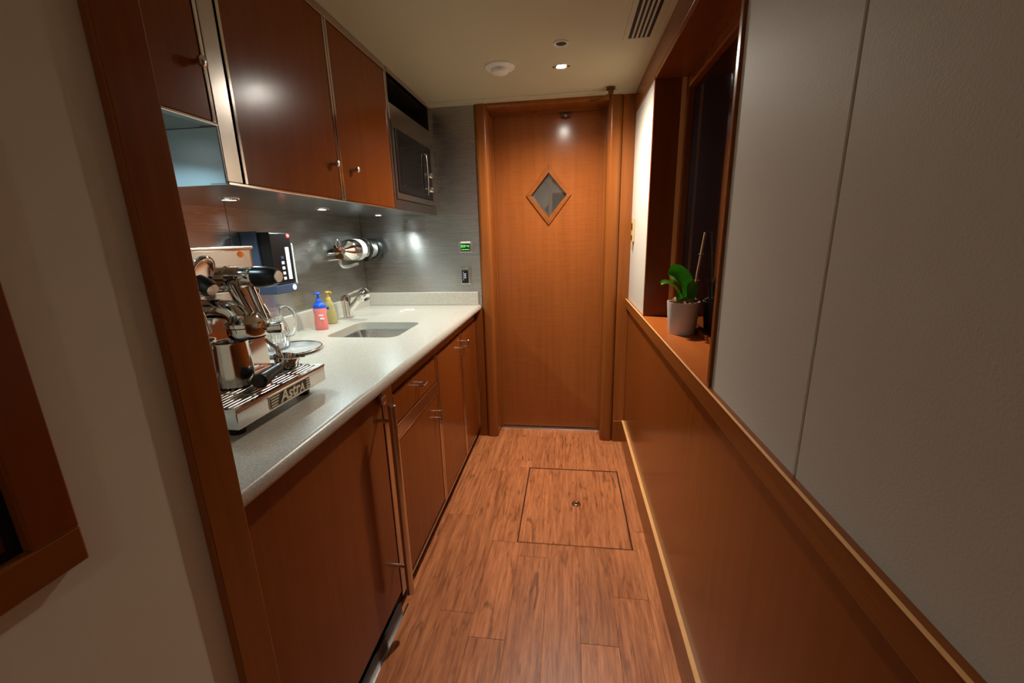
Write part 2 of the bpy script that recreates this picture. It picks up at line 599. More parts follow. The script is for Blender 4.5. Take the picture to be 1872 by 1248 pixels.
# ---- left wall near the camera and the end of the galley recess
struct('wall_left', box(-0.62, -0.532, YB, 0.50, -0.02, ZC + 0.02), 'paint')
struct('wall_partition', box(XB - 0.05, -0.56, 0.485, YP - 0.001, -0.02, ZC + 0.02), 'paint')
struct('trim_3', box(-0.57, -0.520, 0.464, YP, 0.0, ZC - 0.001, 0.0025, 2), 'cherry_case')
struct('baseboard_left', box(-0.534, -0.524, YB, 0.464, 0, 0.13, 0.002), 'cherry_trim')

# ---- steel back wall, in sheets
wall_back = struct('wall_back', box(XB - 0.06, XB - 0.004, YP - 0.02, YE + 0.1, 0.0, ZC + 0.02), 'blackmatt')
for ya, yb in ((YP, 1.489), (1.4915, 2.538)):
    add('steel_sheet', box(XB - 0.005, XB, ya, yb, 0.86, ZC, 0.0008, 1), 'steel', wall_back)

# ---- end wall: steel sheet on the left, wooden panel right of the door
wall_end = struct('wall_end', merge(box(-1.40, -0.50, YE + 0.004, YE + 0.30, -0.02, ZC + 0.02), box(0.245, 0.60, YE + 0.004, YE + 0.30, -0.02, ZC + 0.02), box(-0.51, 0.25, YE + 0.05, YE + 0.30, 2.005, ZC + 0.02)), 'blackmatt')
add('steel_sheet', box(XB, -0.535, YE, YE + 0.004, 0.86, ZC, 0.0008, 1), 'steel', wall_end)
add('filler_panel', box(-0.60, -0.535, YE - 0.004, YE + 0.004, 0.0, 0.86, 0.001, 1), 'cherry', wall_end)
add('wood_panel', box(0.285, XR + 0.002, YE - 0.004, YE + 0.004, 0.0, ZC, 0.001, 1), 'cherry_case', wall_end)

# ---- door opening: rounded casing, jamb lining, leaf, threshold
def casing(name, x0, x1, inner):
    bm = box(x0, x1, YE - 0.014, YD - 0.012, 0, ZC - 0.0005)
    return struct(name, bevel_edges(bm, lambda a, b: abs(a.y - (YE - 0.014)) < 1e-4 and abs(b.y - (YE - 0.014)) < 1e-4 and abs(a.z - b.z) > 0.5, 0.026, 8), 'cherry_case', None, True)
casing('trim_4', -0.537, -0.460, 1)
casing('trim_5', 0.207, 0.286, -1)
hd = box(-0.461, 0.208, YE - 0.012, YD - 0.012, 2.000, ZC - 0.0005)
struct('trim_6', bevel_edges(hd, lambda a, b: abs(a.y - (YE - 0.012)) < 1e-4 and abs(b.y - (YE - 0.012)) < 1e-4 and a.z < 2.001 and b.z < 2.001, 0.018, 6), 'cherry_trim', None, True)
# door stop, a slim fillet in front of the leaf
for i, b in enumerate((box(-0.462, -0.448, YD - 0.03, YD - 0.004, 0, 2.001), box(0.196, 0.209, YD - 0.03, YD - 0.004, 0, 2.001), box(-0.449, 0.197, YD - 0.03, YD - 0.004, 1.989, 2.001))):
    struct('trim_%d' % (7 + i), b, 'cherry_case')
door = thing('door_1', 'cherry wood door with a small diamond window', 'door', (-0.125, YD, 0))
door['kind'] = 'structure'
del door['category']
dcx, dcz, dw, dh = -0.125, 1.5395, 0.1375, 0.177
iw, ih = 0.108, 0.128
add('leaf', extrude_poly([[(-0.452, 0.012), (0.202, 0.012), (0.202, 2.003), (-0.452, 2.003)], [(dcx - iw - .004, dcz), (dcx, dcz - ih - .005), (dcx + iw + .004, dcz), (dcx, dcz + ih + .005)]], lambda a, b: Vector((a, YD, b)), (0, 0.042, 0)), 'cherry_door', door)
mould = []
corners_o = [(dcx - dw, dcz), (dcx, dcz - dh), (dcx + dw, dcz), (dcx, dcz + dh)]
corners_i = [(dcx - iw, dcz), (dcx, dcz - ih), (dcx + iw, dcz), (dcx, dcz + ih)]
for i in range(4):
    j = (i + 1) % 4
    bm = extrude_poly([[corners_o[i], corners_o[j], corners_i[j], corners_i[i]]], lambda a, b: Vector((a, YD - 0.009, b)), (0, 0.055, 0))
    bmesh.ops.bevel(bm, geom=[ed for ed in bm.edges if abs(ed.verts[0].co.y - (YD - 0.009)) < 1e-4 and abs(ed.verts[1].co.y - (YD - 0.009)) < 1e-4], offset=0.003, segments=2, affect='EDGES', profile=0.5)
    add('moulding', bm, 'cherry_trim', door)
add('pane', extrude_poly([corners_i], lambda a, b: Vector((a, YD + 0.018, b)), (0, 0.004, 0)), 'doorglass', door, label='diamond pane of clear glass')
thr = add('threshold', box(-0.459, 0.207, YD - 0.035, YD + 0.05, -0.003, 0.007, 0.002), 'aluminium', None, label='bright aluminium threshold strip under the diamond-window door', cat='threshold')

# ---- space behind the door, seen only through the diamond pane
struct('wall_beyond', merge(box(-1.2, 0.8, 3.98, 4.02, 0, 2.2), box(-1.24, -1.2, 2.86, 4.0, 0, 2.2), box(0.8, 0.84, 2.86, 4.0, 0, 2.2), box(-1.2, 0.8, 2.86, 4.0, 2.1, 2.14), box(-1.2, 0.8, 2.76, 4.0, -0.04, -0.005)), 'greyroom')
st = thing('stair_rail', 'dark handrail and post glimpsed through the diamond door window', 'handrail', (-0.3, 3.5, 0))
add('post', box(-0.165, -0.135, 3.5, 3.53, -0.005, 1.78), 'aluminium', st)
add('rail', tube([(-0.62, 3.52, 1.95), (-0.15, 3.52, 1.42)], 0.028), 'panelbrown', st)
add('lower_rail', tube([(-0.62, 3.54, 1.72), (-0.15, 3.54, 1.28)], 0.02), 'panelbrown', st)
sh = add('ledge', box(-0.15, 0.62, 3.72, 3.97, 1.62, 1.65), 'panelbrown', None, label='dark ledge seen through the upper right of the diamond pane', cat='shelf')

# ---- right wall
wall_right = struct('wall_right', merge(box(XR + 0.012, XR + 0.05, YB, YE + 0.01, -0.02, 0.92), box(XR + 0.012, XR + 0.05, YB, 1.03, 0.90, ZC + 0.02), box(XR + 0.012, XR + 0.05, 1.995, YE + 0.01, 0.90, ZC + 0.02), box(XR + 0.012, XR + 0.05, 1.03, 2.0, 1.925, ZC + 0.02)), 'seam')
for ya, yb in ((YB, 0.632), (0.6355, 1.031), (1.993, YE - 0.003)):
    add('vinyl_panel', box(XR, XR + 0.013, ya, yb, 0.922, 1.928, 0.0025, 2), 'vinyl', wall_right)
add('wainscot_panel', box(XR + 0.002, XR + 0.0125, YB, YE - 0.004, 0.12, 0.880, 0.001, 1), 'cherry', wall_right)
rail = struct('trim_10', box(0.337, XR + 0.012, YB, YE - 0.004, 0.8745, 0.9255, 0.0016, 2), 'cherry_trim')
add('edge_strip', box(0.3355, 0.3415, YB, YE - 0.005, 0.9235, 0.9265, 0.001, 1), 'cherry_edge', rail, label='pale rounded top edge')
bb = struct('baseboard_right', box(0.341, XR + 0.012, YB, YE - 0.004, 0, 0.142, 0.001, 1), 'cherry_trim')
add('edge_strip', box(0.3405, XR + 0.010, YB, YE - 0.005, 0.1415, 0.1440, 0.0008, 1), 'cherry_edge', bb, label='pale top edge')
struct('baseboard_end', merge(box(0.286, 0.342, YE - 0.016, YE, 0, 0.142, 0.001, 1)), 'cherry_trim')
struct('trim_11', box(0.343, XR + 0.02, YB, YE - 0.006, 1.926, ZC - 0.002, 0.002, 2), 'cherry_trim')

# ---- window niche
win = thing('window_1', 'dark night window in a cherry-lined niche', 'window', (0.42, 1.51, 0.92))
win['kind'] = 'structure'
del win['category']
WY0, WY1 = 1.031, 1.993
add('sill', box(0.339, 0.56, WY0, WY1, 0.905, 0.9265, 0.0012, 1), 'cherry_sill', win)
add('jamb', box(0.345, 0.56, WY1 - 0.016, WY1, 0.926, 1.926, 0.001, 1), 'cherry', win)
add('jamb', box(0.345, 0.56, WY0, WY0 + 0.016, 0.926, 1.926, 0.001, 1), 'cherry_trim', win)
add('head', box(0.345, 0.56, WY0, WY1, 1.910, 1.926, 0.001, 1), 'cherry', win)
for y0, y1, z0, z1 in ((WY0 + .016, WY0 + .050, .9265, 1.910), (WY1 - .050, WY1 - .016, .9265, 1.910)):
    add('frame_stile', box(0.470, 0.505, y0, y1, z0, z1, 0.002), 'cherry', win)
add('frame_rail', box(0.470, 0.505, WY0 + .05, WY1 - .05, 1.862, 1.910, 0.002), 'cherry', win)
add('frame_rail', box(0.478, 0.505, WY0 + .05, WY1 - .05, .9265, 0.945, 0.002), 'cherry', win)
add('edge_bead', box(0.452, 0.471, WY1 - .019, WY1 - .0155, .9265, 1.910, 0.001, 1), 'cherry_edge', win)
add('pane', box(0.494, 0.500, WY0 + .045, WY1 - .045, .94, 1.87), 'nightglass', win, label='dark night glass')
add('night_backing', box(0.545, 0.56, WY0, WY1, .92, 1.93), 'blackmatt', win)  # black board added behind the pane to keep the window dark

# ---- framed recess on the left wall by the camera
FY1, FZ0, FZ1, FY0 = 0.3225, 0.970, 1.80, -0.42
fr = thing('wall_frame', 'deep dark wooden frame around a recessed panel on the near left wall', 'frame', (-0.532, (FY0 + FY1) / 2, FZ0))
fw = 0.041
def framebar(y0, y1, z0, z1):
    return box(-0.534, -0.520, y0, y1, z0, z1, 0.002)
add('frame_stile', framebar(FY1 - fw, FY1, FZ0 + fw, FZ1 - fw), 'cherry', fr)
add('frame_stile', framebar(FY0, FY0 + fw, FZ0 + fw, FZ1 - fw), 'cherry', fr)
add('frame_rail', framebar(FY0, FY1, FZ0, FZ0 + fw), 'cherry_trim', fr)
add('frame_rail', framebar(FY0, FY1, FZ1 - fw, FZ1), 'cherry_trim', fr)
add('recess', box(-0.5335, -0.5312, FY0 + fw, FY1 - fw, FZ0 + fw, FZ1 - fw), 'blackmatt', fr)
add('panel', box(-0.533, -0.527, FY0 + fw + 0.012, FY1 - fw - 0.012, FZ0 + fw + 0.012, FZ1 - fw - 0.012, 0.002), 'panelbrown', fr, label='dark red-brown inset panel')

# ---- rear of the room, behind the viewer
struct('wall_rear', box(-0.70, 0.50, YB - 0.05, YB, -0.02, ZC + 0.02), 'paint')

# ================================================================ LAMPS AND CEILING FITTINGS
def spot(name, loc, power, col, size, blend, radius, parent=None):
    d = bpy.data.lights.new(name, 'SPOT')
    d.energy = power
    d.color = col
    d.spot_size = math.radians(size)
    d.spot_blend = blend
    d.shadow_soft_size = radius
    o = bpy.data.objects.new(name, d)
    COL.objects.link(o)
    if parent:
        o.parent = parent
        o.location = Vector(loc) - wloc(parent)
    else:
        o.location = loc
    return o

def downlight(x, y, power, label, size=158, soft=0.018):
    t = thing('ceiling_downlight', label, 'downlight', (x, y, ZC))
    add('trim_ring', revolve([(0.020, 0.001), (0.021, -0.003), (0.026, -0.004), (0.029, -0.001), (0.029, 0.002)], (x, y, ZC), (0, 0, 1), 32), 'chrome', t, True)
    add('lens', revolve([(0, -0.0015), (0.021, -0.0015), (0.021, 0.002), (0, 0.002)], (x, y, ZC), (0, 0, 1), 28), 'lamp', t)
    for s in (-1, 1):
        add('clip', box(x + s * 0.034 - 0.004, x + s * 0.034 + 0.004, y - 0.004, y + 0.004, ZC - 0.005, ZC, 0.001, 1), 'brass', t)
    spot('lamp_light', (x, y, ZC - 0.006), power, DOWNLIGHT_COL, size, 1.0, soft, t)
    return t
downlight(-0.040, 2.11, DOWNLIGHT_W, 'small bright recessed spotlight shining in the ceiling near the door')
downlight(-0.10, -1.15, CORRIDOR_FILL_W, 'added dim fill spotlight, unseen, in the ceiling behind the viewer', 176, 0.12)  # extra lamp added out of view as soft fill from behind

t = thing('smoke_detector', 'round white smoke detector on the ceiling left of the bright spotlight', 'smoke detector', (-0.308, 2.06, ZC))
add('base_ring', revolve([(0.066, 0), (0.066, -0.004), (0.060, -0.009), (0.043, -0.011), (0, -0.011)], (-0.308, 2.06, ZC), (0, 0, 1), 40), 'white', t, True)
add('dome', revolve([(0.040, -0.010), (0.040, -0.018), (0.034, -0.026), (0.018, -0.030), (0, -0.031)], (-0.308, 2.06, ZC), (0, 0, 1), 40), 'white', t, True)
t = thing('ceiling_sensor', 'small round ceiling fitting with dark centre above the bright spotlight', 'sensor', (-0.036, 1.875, ZC))
add('ring', revolve([(0.021, -0.001), (0.022, -0.005), (0.028, -0.005), (0.030, 0)], (-0.036, 1.875, ZC), (0, 0, 1), 32), 'white', t, True)
add('grille', revolve([(0, -0.002), (0.0215, -0.002), (0.0215, 0.001)], (-0.036, 1.875, ZC), (0, 0, 1), 28), 'seam', t)

vx0, vx1, vy0, vy1 = 0.219, 0.300, 1.22, 1.882
vent = thing('air_vent', 'long slotted white air vent set in the ceiling beside the window', 'vent', ((vx0 + vx1) / 2, 1.55, ZC))
add('frame', extrude_poly([[(vx0 - .018, vy0 - .018), (vx1 + .018, vy0 - .018), (vx1 + .018, vy1 + .018), (vx0 - .018, vy1 + .018)], [(vx0, vy0), (vx1, vy0), (vx1, vy1), (vx0, vy1)]], lambda a, b: Vector((a, b, ZC - 0.004)), (0, 0, 0.005)), 'ceil', vent)
add('duct', box(vx0, vx1, vy0, vy1, ZC - 0.0006, ZC + 0.001), 'blackmatt', vent)
sl = (vx1 - vx0) / 5
for i in range(1, 5):
    add('slat', box(vx0 + sl * i - 0.0035, vx0 + sl * i + 0.0035, vy0, vy1, ZC - 0.0035, ZC - 0.0005), 'ceil', vent)

# door hold-open hook over the casing
t = thing('door_hook', 'small brass hook fitting on the ceiling over the right door casing', 'hook', (0.205, 2.43, ZC))
add('plate', box(0.185, 0.228, 2.412, 2.448, ZC - 0.012, ZC - 0.0075, 0.002), 'brass', t)
add('block', box(0.194, 0.220, 2.418, 2.445, ZC - 0.034, ZC - 0.010, 0.004), 'brass', t)
add('arm', tube(smooth_path([(0.205, 2.43, ZC - 0.030), (0.180, 2.445, ZC - 0.040), (0.140, 2.47, ZC - 0.046), (0.110, 2.50, ZC - 0.040)], 6), 0.006), 'brass', t, True)
t = thing('door_catch', 'small dark catch at the top of the diamond-window door', 'catch', (-0.02, YD - 0.02, 1.97))
add('body', box(-0.052, 0.004, YD - 0.024, YD - 0.001, 1.962, 1.985, 0.004), 'panelbrown', t)
add('tongue', box(-0.032, -0.014, YD - 0.034, YD - 0.020, 1.958, 1.975, 0.003), 'brass', t)

# ================================================================ WALL CABINETS
def knob(p, d, parent, r=0.012):
    return add('knob', revolve([(0, -0.002), (0.0065, -0.002), (0.0055, 0.008), (0.006, 0.013), (r * 0.9, 0.017), (r, 0.021), (r * 0.92, 0.025), (r * 0.55, 0.0275), (0, 0.028)], p, d, 24), 'satin', parent, True, label='round steel knob')

def cab_door(parent, y0, y1, z0, z1, xf, strip=0.010, kn=None, mat='cherry', bottom=False):
    d = add('door', box(xf - 0.019, xf, y0 + strip + .0015, y1 - strip - .0015, z0 + (strip if bottom else 0), z1, 0.0012, 1), mat, parent)
    add('edge_strip', box(xf - 0.020, xf + 0.0025, y0, y0 + strip, z0, z1, 0.0012, 1), 'polished', d)
    add('edge_strip', box(xf - 0.020, xf + 0.0025, y1 - strip, y1, z0, z1, 0.0012, 1), 'polished', d)
    if bottom:
        add('edge_strip', box(xf - 0.020, xf + 0.0025, y0 + strip, y1 - strip, z0, z0 + strip, 0.0012, 1), 'polished', d)
    if kn:
        knob((xf, kn[0], kn[1]), (1, 0, 0), d)
    return d

ZD = 2.000
def wall_cab(label, y0, y1, z0, door, kn):
    t = thing('wall_cabinet', label, 'cabinet', ((XB + XU) / 2, (y0 + y1) / 2, z0), 'cherry wall cabinets over the worktop')
    add('carcass', box(XB + 0.001, XU - 0.022, y0, y1, z0, ZC - 0.001), 'steel_under', t)
    add('top_rail', box(XU - 0.022, XU + 0.001, y0, y1, ZD + 0.003, ZC - 0.001, 0.001, 1), 'steel_frame', t)
    add('bottom_lip', box(XU - 0.022, XU + 0.002, y0, y1, z0, z0 + 0.006, 0.001, 1), 'polished', t)
    if door:
        cab_door(t, door[0], door[1], z0 + 0.007, ZD, XU, kn=kn)
    return t
cA = wall_cab('short cherry wall cabinet partly hidden behind the near wood post', 0.532, 0.9395, 1.560, (0.534, 0.936), (0.903, 1.676))
cB = wall_cab('cherry wall cabinet with a bright lamp reflection on its door', 0.9405, 1.4615, ZU, (0.993, 1.4605), (1.412, 1.553))
add('stile', box(XU - 0.022, XU, 0.9410, 0.9880, ZU + 0.007, ZD, 0.001, 1), 'steel_frame', cB, label='wide brushed steel stile')
cC = wall_cab('cherry wall cabinet next to the built-in microwave', 1.4625, 1.9245, ZU, (1.4645, 1.9215), (1.551, 1.553))

# end panel flange of the long cabinet below the short one
add('end_panel', box(XB + 0.001, XU - 0.001, 0.9385, 0.9403, ZU, 1.559), 'satin_panel', cB, label='satin end panel lit by the added puck')
add('end_flange', box(XU - 0.045, XU - 0.002, 0.936, 0.939, ZU + 0.002, 1.558, 0.001, 1), 'satin_panel', cB)

# microwave housing with open slot above
cD = thing('microwave_housing', 'steel-framed housing with a dark open slot above the microwave', 'cabinet', (-1.0, 2.23, ZU))
y0, y1 = 1.9255, YE - 0.002
add('base_panel', box(XB + 0.001, XU, y0, y1, ZU, ZU + 0.048, 0.001, 1), 'steel_under', cD)
add('side_panel', box(XB + 0.001, XU - 0.001, y0, y0 + 0.02, ZU + 0.048, ZC - 0.001), 'steel_frame', cD)
add('side_panel', box(XB + 0.001, XU - 0.001, 2.500, y1, ZU + 0.048, ZC - 0.001), 'steel_frame', cD)
add('shelf', box(XB + 0.001, XU, y0 + 0.02, 2.500, 1.822, 1.890, 0.001, 1), 'steel_frame', cD)
add('top_rail', box(XU - 0.022, XU + 0.001, y0 + 0.02, 2.500, 2.008, ZC - 0.001, 0.001, 1), 'steel_frame', cD)
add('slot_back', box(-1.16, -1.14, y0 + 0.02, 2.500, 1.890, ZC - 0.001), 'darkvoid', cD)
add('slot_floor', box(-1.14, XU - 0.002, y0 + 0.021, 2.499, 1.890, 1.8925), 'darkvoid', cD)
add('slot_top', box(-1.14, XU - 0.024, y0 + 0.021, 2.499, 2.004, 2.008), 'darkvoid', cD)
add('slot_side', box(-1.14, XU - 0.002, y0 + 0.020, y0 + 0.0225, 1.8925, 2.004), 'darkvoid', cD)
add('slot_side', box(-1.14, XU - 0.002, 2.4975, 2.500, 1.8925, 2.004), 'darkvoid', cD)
mw = thing('microwave', 'built-in microwave with dark glass door and steel surround', 'microwave', (-0.95, 2.22, ZU + 0.048))
my0, my1, mz0, mz1 = 1.949, 2.497, ZU + 0.050, 1.819
add('body', box(-1.2, XU - 0.014, my0 + .004, my1 - .004, mz0, mz1 - .004), 'black', mw)
add('surround', extrude_poly([[(my0, mz0), (my1, mz0), (my1, mz1), (my0, mz1)], [(my0 + .022, mz0 + .028), (my1 - .022, mz0 + .028), (my1 - .022, mz1 - .024), (my0 + .022, mz1 - .024)]], lambda a, b: Vector((XU + 0.004, a, b)), (-0.018, 0, 0)), 'steel_frame', mw)
md = add('door', box(XU - 0.014, XU + 0.008, my0 + .024, 2.372, mz0 + .030, mz1 - .026, 0.003), 'black', mw)
add('window', box(XU + 0.004, XU + 0.0092, my0 + .055, 2.335, mz0 + .060, mz1 - .056, 0.001, 1), 'mwglass', md)
add('handle', tube(smooth_path([(XU + 0.006, 2.352, mz0 + .055), (XU + 0.020, 2.352, mz0 + .068), (XU + 0.021, 2.352, mz1 - .09), (XU + 0.006, 2.352, mz1 - .072)], 6), 0.0042), 'steel_frame', md, True)
mc = add('control_panel', box(XU - 0.014, XU + 0.007, 2.375, my1 - .024, mz0 + .030, mz1 - .026, 0.002), 'black', mw)
add('display', box(XU + 0.006, XU + 0.0078, 2.392, 2.455, mz1 - .085, mz1 - .055), 'mwglass', mc)
for i in range(2):
    add('dial', revolve([(0, 0.022), (0.013, 0.022), (0.0155, 0.019), (0.0165, 0), (0.0165, -0.002)], (XU + 0.006, 2.424, mz0 + .085 + i * .075), (1, 0, 0), 20), 'satin', mc, True)

# underside puck lights
def puck(y, label, x=-1.045, z=ZU, power=PUCK_W, col=PUCK_COL):
    t = thing('puck_light', label, 'light', (x, y, z), 'round lights under the wall cabinets')
    add('bezel', revolve([(0.021, -0.001), (0.022, -0.004), (0.029, -0.003), (0.031, 0.001)], (x, y, z), (0, 0, 1), 28), 'chrome', t, True)
    add('lens', revolve([(0, -0.0025), (0.0215, -0.0025), (0.0215, 0.001)], (x, y, z), (0, 0, 1), 24), 'puck', t)
    spot('puck_glow', (x, y, z - 0.006), power, col, 150, 0.4, 0.016, t)
puck(1.235, 'round under-cabinet light nearest the espresso machine')
puck(1.741, 'middle round under-cabinet light over the soap bottles')
puck(2.284, 'round under-cabinet light farthest along, near the end wall')
puck(0.74, 'added round light, unseen, under the short wall cabinet behind the wood post', -1.0, 1.560, PUCK_W * 0.55, (0.55, 0.84, 1.0))  # unseen puck added to cast bluish light on the end panel

# ================================================================ WORKTOP AND SINK
wt = thing('worktop', 'long cream stone worktop with upstand and rounded front edge', 'worktop', (-0.91, 1.53, 0.858))
SX0, SX1, SY0, SY1 = -1.065, -0.735, 1.655, 1.985
bm = extrude_poly([[(XB + .001, YP + .002), (XC - .017, YP + .002), (XC - .017, YE - .001), (XB + .001, YE - .001)], rrect(SX0, SX1, SY0, SY1, 0.045)[::-1]], lambda a, b: Vector((a, b, ZT)), (0, 0, -0.037))
nose = [(XC - .0172, ZT - .037)] + [(XC - .0165 + .0165 * math.cos(-PI / 2 + PI * i / 14), ZT - .0185 + .0185 * math.sin(-PI / 2 + PI * i / 14)) for i in range(15)] + [(XC - .0172, ZT)]
bm = merge(bm, extrude_poly([nose], lambda a, b: Vector((a, YP + .002, b)), (0, YE - .003 - YP, 0)))
add('slab', bm, 'stone', wt, True)
add('upstand', bevel_edges(box(XB + .001, XB + .021, YP + .002, YE - .001, ZT, 0.976), lambda a, b: a.z > .97 and b.z > .97 and a.x > XB + .015 and b.x > XB + .015, 0.004, 3), 'stone', wt)
add('upstand', box(XB + .021, -0.556, YE - .021, YE - .001, ZT, 0.976, 0.003), 'stone', wt)

sink = thing('sink', 'rectangular undermount stainless steel sink bowl', 'sink', (-0.90, 1.82, 0.74))
def bowl():
    bm = bmesh.new()
    n = 6
    loops = []
    for off, z, r in ((-0.012, ZT - 0.0375, 0.050), (0.004, ZT - 0.0375, 0.047), (0.008, ZT - 0.06, 0.05), (0.016, 0.765, 0.055), (0.040, 0.742, 0.045)):
        loops.append([bm.verts.new((p[0], p[1], z)) for p in rrect(SX0 + off, SX1 - off, SY0 + off, SY1 - off, r, n)])
    for a, b in zip(loops[:-1], loops[1:]):
        for i in range(len(a)):
            j = (i + 1) % len(a)
            bm.faces.new((a[i], a[j], b[j], b[i]))
    bm.faces.new(loops[-1])
    return bm
add('bowl', bowl(), 'sink', sink, True)
dr = add('drain', revolve([(0, 0.003), (0.018, 0.003), (0.022, 0.006), (0.040, 0.005), (0.043, 0.001)], (-0.90, 1.82, 0.742), (0, 0, 1), 28), 'chrome', sink, True)

# mixer tap
fx, fy = -1.188, 2.105
tap = thing('mixer_tap', 'chrome mixer tap with an angled pull-out spout behind the sink', 'tap', (fx, fy, ZT))
add('base', revolve([(0, 0), (0.029, 0), (0.029, 0.005), (0.024, 0.010), (0, 0.010)], (fx, fy, ZT), (0, 0, 1), 28), 'chrome', tap, True)
add('body', revolve([(0, 0.008), (0.025, 0.008), (0.0245, 0.05), (0.026, 0.085), (0.028, 0.102), (0.025, 0.116), (0.015, 0.124), (0, 0.125)], (fx, fy, ZT), (-0.06, 0, 1), 28), 'chrome', tap, True)
add('lever', tube(smooth_path([(fx - 0.006, fy, ZT + 0.120), (fx + 0.02, fy + 0.004, ZT + 0.133), (fx + 0.06, fy + 0.008, ZT + 0.148), (fx + 0.092, fy + 0.010, ZT + 0.158)], 6), [0.008] * 6 + [0.007] * 7 + [0.0055] * 6), 'chrome', tap, True)
sp = add('spout', tube([(fx + 0.004, fy, ZT + 0.035), (fx + 0.045, fy - 0.003, ZT + 0.078), (fx + 0.090, fy - 0.006, ZT + 0.122)], [0.017, 0.0165, 0.0185], 18), 'chrome', tap, True)
add('spray_head', revolve([(0, -0.040), (0.018, -0.040), (0.025, -0.026), (0.030, 0.0), (0.028, 0.016), (0.018, 0.028), (0, 0.030)], (fx + 0.103, fy - 0.007, ZT + 0.128), (0.62, -0.05, 0.55), 24), 'chrome', sp, True)
add('nozzle', revolve([(0, 0), (0.014, 0), (0.015, 0.016), (0, 0.018)], (fx + 0.112, fy - 0.008, ZT + 0.112), (0.5, -0.05, -0.8), 20), 'black', sp, True)

# ================================================================ BASE CABINETS
def bar_pull(p0, p1, parent, wall_x, r=0.0045):
    """short handle: post from the door with a cross bar"""
    a, b = Vector(p0), Vector(p1)
    bms = [cyl(a, b, r, seg=14, bev=0.001)]
    for q in (a.lerp(b, 0.15), a.lerp(b, 0.85)):
        bms.append(cyl((wall_x, q.y, q.z), (q.x, q.y, q.z), r * 0.8, seg=12))
    return add('handle', merge(*bms), 'satin', parent, True, label='short steel bar handle')

ZK = 0.100
# refrigerator with wooden front
fg = thing('refrigerator', 'under-counter refrigerator behind a plain cherry panel with a long steel bar handle', 'refrigerator', (-0.88, 0.85, 0))
add('body', box(-1.20, XF - 0.024, 0.536, 1.150, 0.012, 0.852), 'blackmatt', fg)
fd = add('door', box(XF - 0.022, XF, 0.537, 1.146, ZK, 0.850, 0.002), 'cherry', fg)
hb = add('handle', cyl((-0.524, 1.108, 0.135), (-0.524, 1.108, 0.822), 0.0125, seg=24, bev=0.003), 'satin', fd, True, label='long brushed steel bar handle')
for z in (0.768, 0.245):
    add('standoff', cyl((XF - 0.002, 1.108, z), (-0.526, 1.108, z), 0.0065, seg=16), 'chrome', hb, True)
add('top_hinge', box(XF, -0.553, 1.118, 1.144, 0.812, 0.842, 0.006), 'satin', fg, True)
add('kick_plate', box(XF - 0.012, XF - 0.005, 0.537, 1.146, 0.0, 0.058, 0.001, 1), 'gunmetal', fg, label='low dark metal kick plate')
add('floor_edge', box(XF - 0.005, XF + 0.001, 0.537, 1.19, 0.0, 0.0025), 'satin', fg)

def base_cab(label, y0, y1):
    t = thing('base_cabinet', label, 'cabinet', (-0.88, (y0 + y1) / 2, 0), 'cherry base cabinets under the worktop')
    add('carcass', box(-1.25, XF - 0.024, y0, y1, 0.075, 0.74), 'darkvoid', t)
    add('toe_kick', box(XF - 0.040, XF - 0.030, y0, y1, 0.0, 0.080), 'blackmatt', t)
    add('bottom_rail', box(XF - 0.024, XF + 0.001, y0, y1, 0.075, 0.092, 0.001, 1), 'steel_frame', t)
    add('top_rail', box(XF - 0.030, XF - 0.008, y0, y1, 0.806, 0.8575), 'cherry_trim', t)
    return t
c1 = base_cab('cherry base cabinet with one drawer above a hinged door', 1.1515, 1.7055)
add('stile', box(XF - 0.022, XF + 0.002, 1.1525, 1.2260, 0.092, 0.855, 0.002), 'steel_frame', c1, label='wide brushed steel stile')
add('stile', box(XF - 0.022, XF + 0.002, 1.6900, 1.7050, 0.092, 0.805, 0.002), 'steel_frame', c1)
add('mid_rail', box(XF - 0.022, XF + 0.002, 1.2265, 1.6895, 0.640, 0.684, 0.002), 'steel_frame', c1)
dw_ = add('drawer', box(XF - 0.019, XF, 1.2395, 1.6760, 0.694, 0.803, 0.0015), 'cherry', c1)
add('edge_strip', box(XF - 0.020, XF + 0.0025, 1.2275, 1.2355, 0.690, 0.803, 0.001, 1), 'polished', dw_)
add('edge_strip', box(XF - 0.020, XF + 0.0025, 1.6800, 1.6885, 0.690, 0.803, 0.001, 1), 'polished', dw_)
add('edge_strip', box(XF - 0.020, XF + 0.0025, 1.2355, 1.6800, 0.6855, 0.6915, 0.001, 1), 'polished', dw_)
bar_pull((XF + 0.030, 1.437, 0.7575), (XF + 0.030, 1.487, 0.7575), dw_, XF - 0.002)
d1 = add('door', box(XF - 0.019, XF, 1.2395, 1.6760, 0.100, 0.629, 0.0015), 'cherry', c1)
add('edge_strip', box(XF - 0.020, XF + 0.0025, 1.2275, 1.2355, 0.094, 0.639, 0.001, 1), 'polished', d1)
add('edge_strip', box(XF - 0.020, XF + 0.0025, 1.6800, 1.6885, 0.094, 0.639, 0.001, 1), 'polished', d1)
add('edge_strip', box(XF - 0.020, XF + 0.0025, 1.2355, 1.6800, 0.633, 0.639, 0.001, 1), 'polished', d1)
bar_pull((XF + 0.028, 1.640, 0.530), (XF + 0.028, 1.640, 0.575), d1, XF - 0.002)

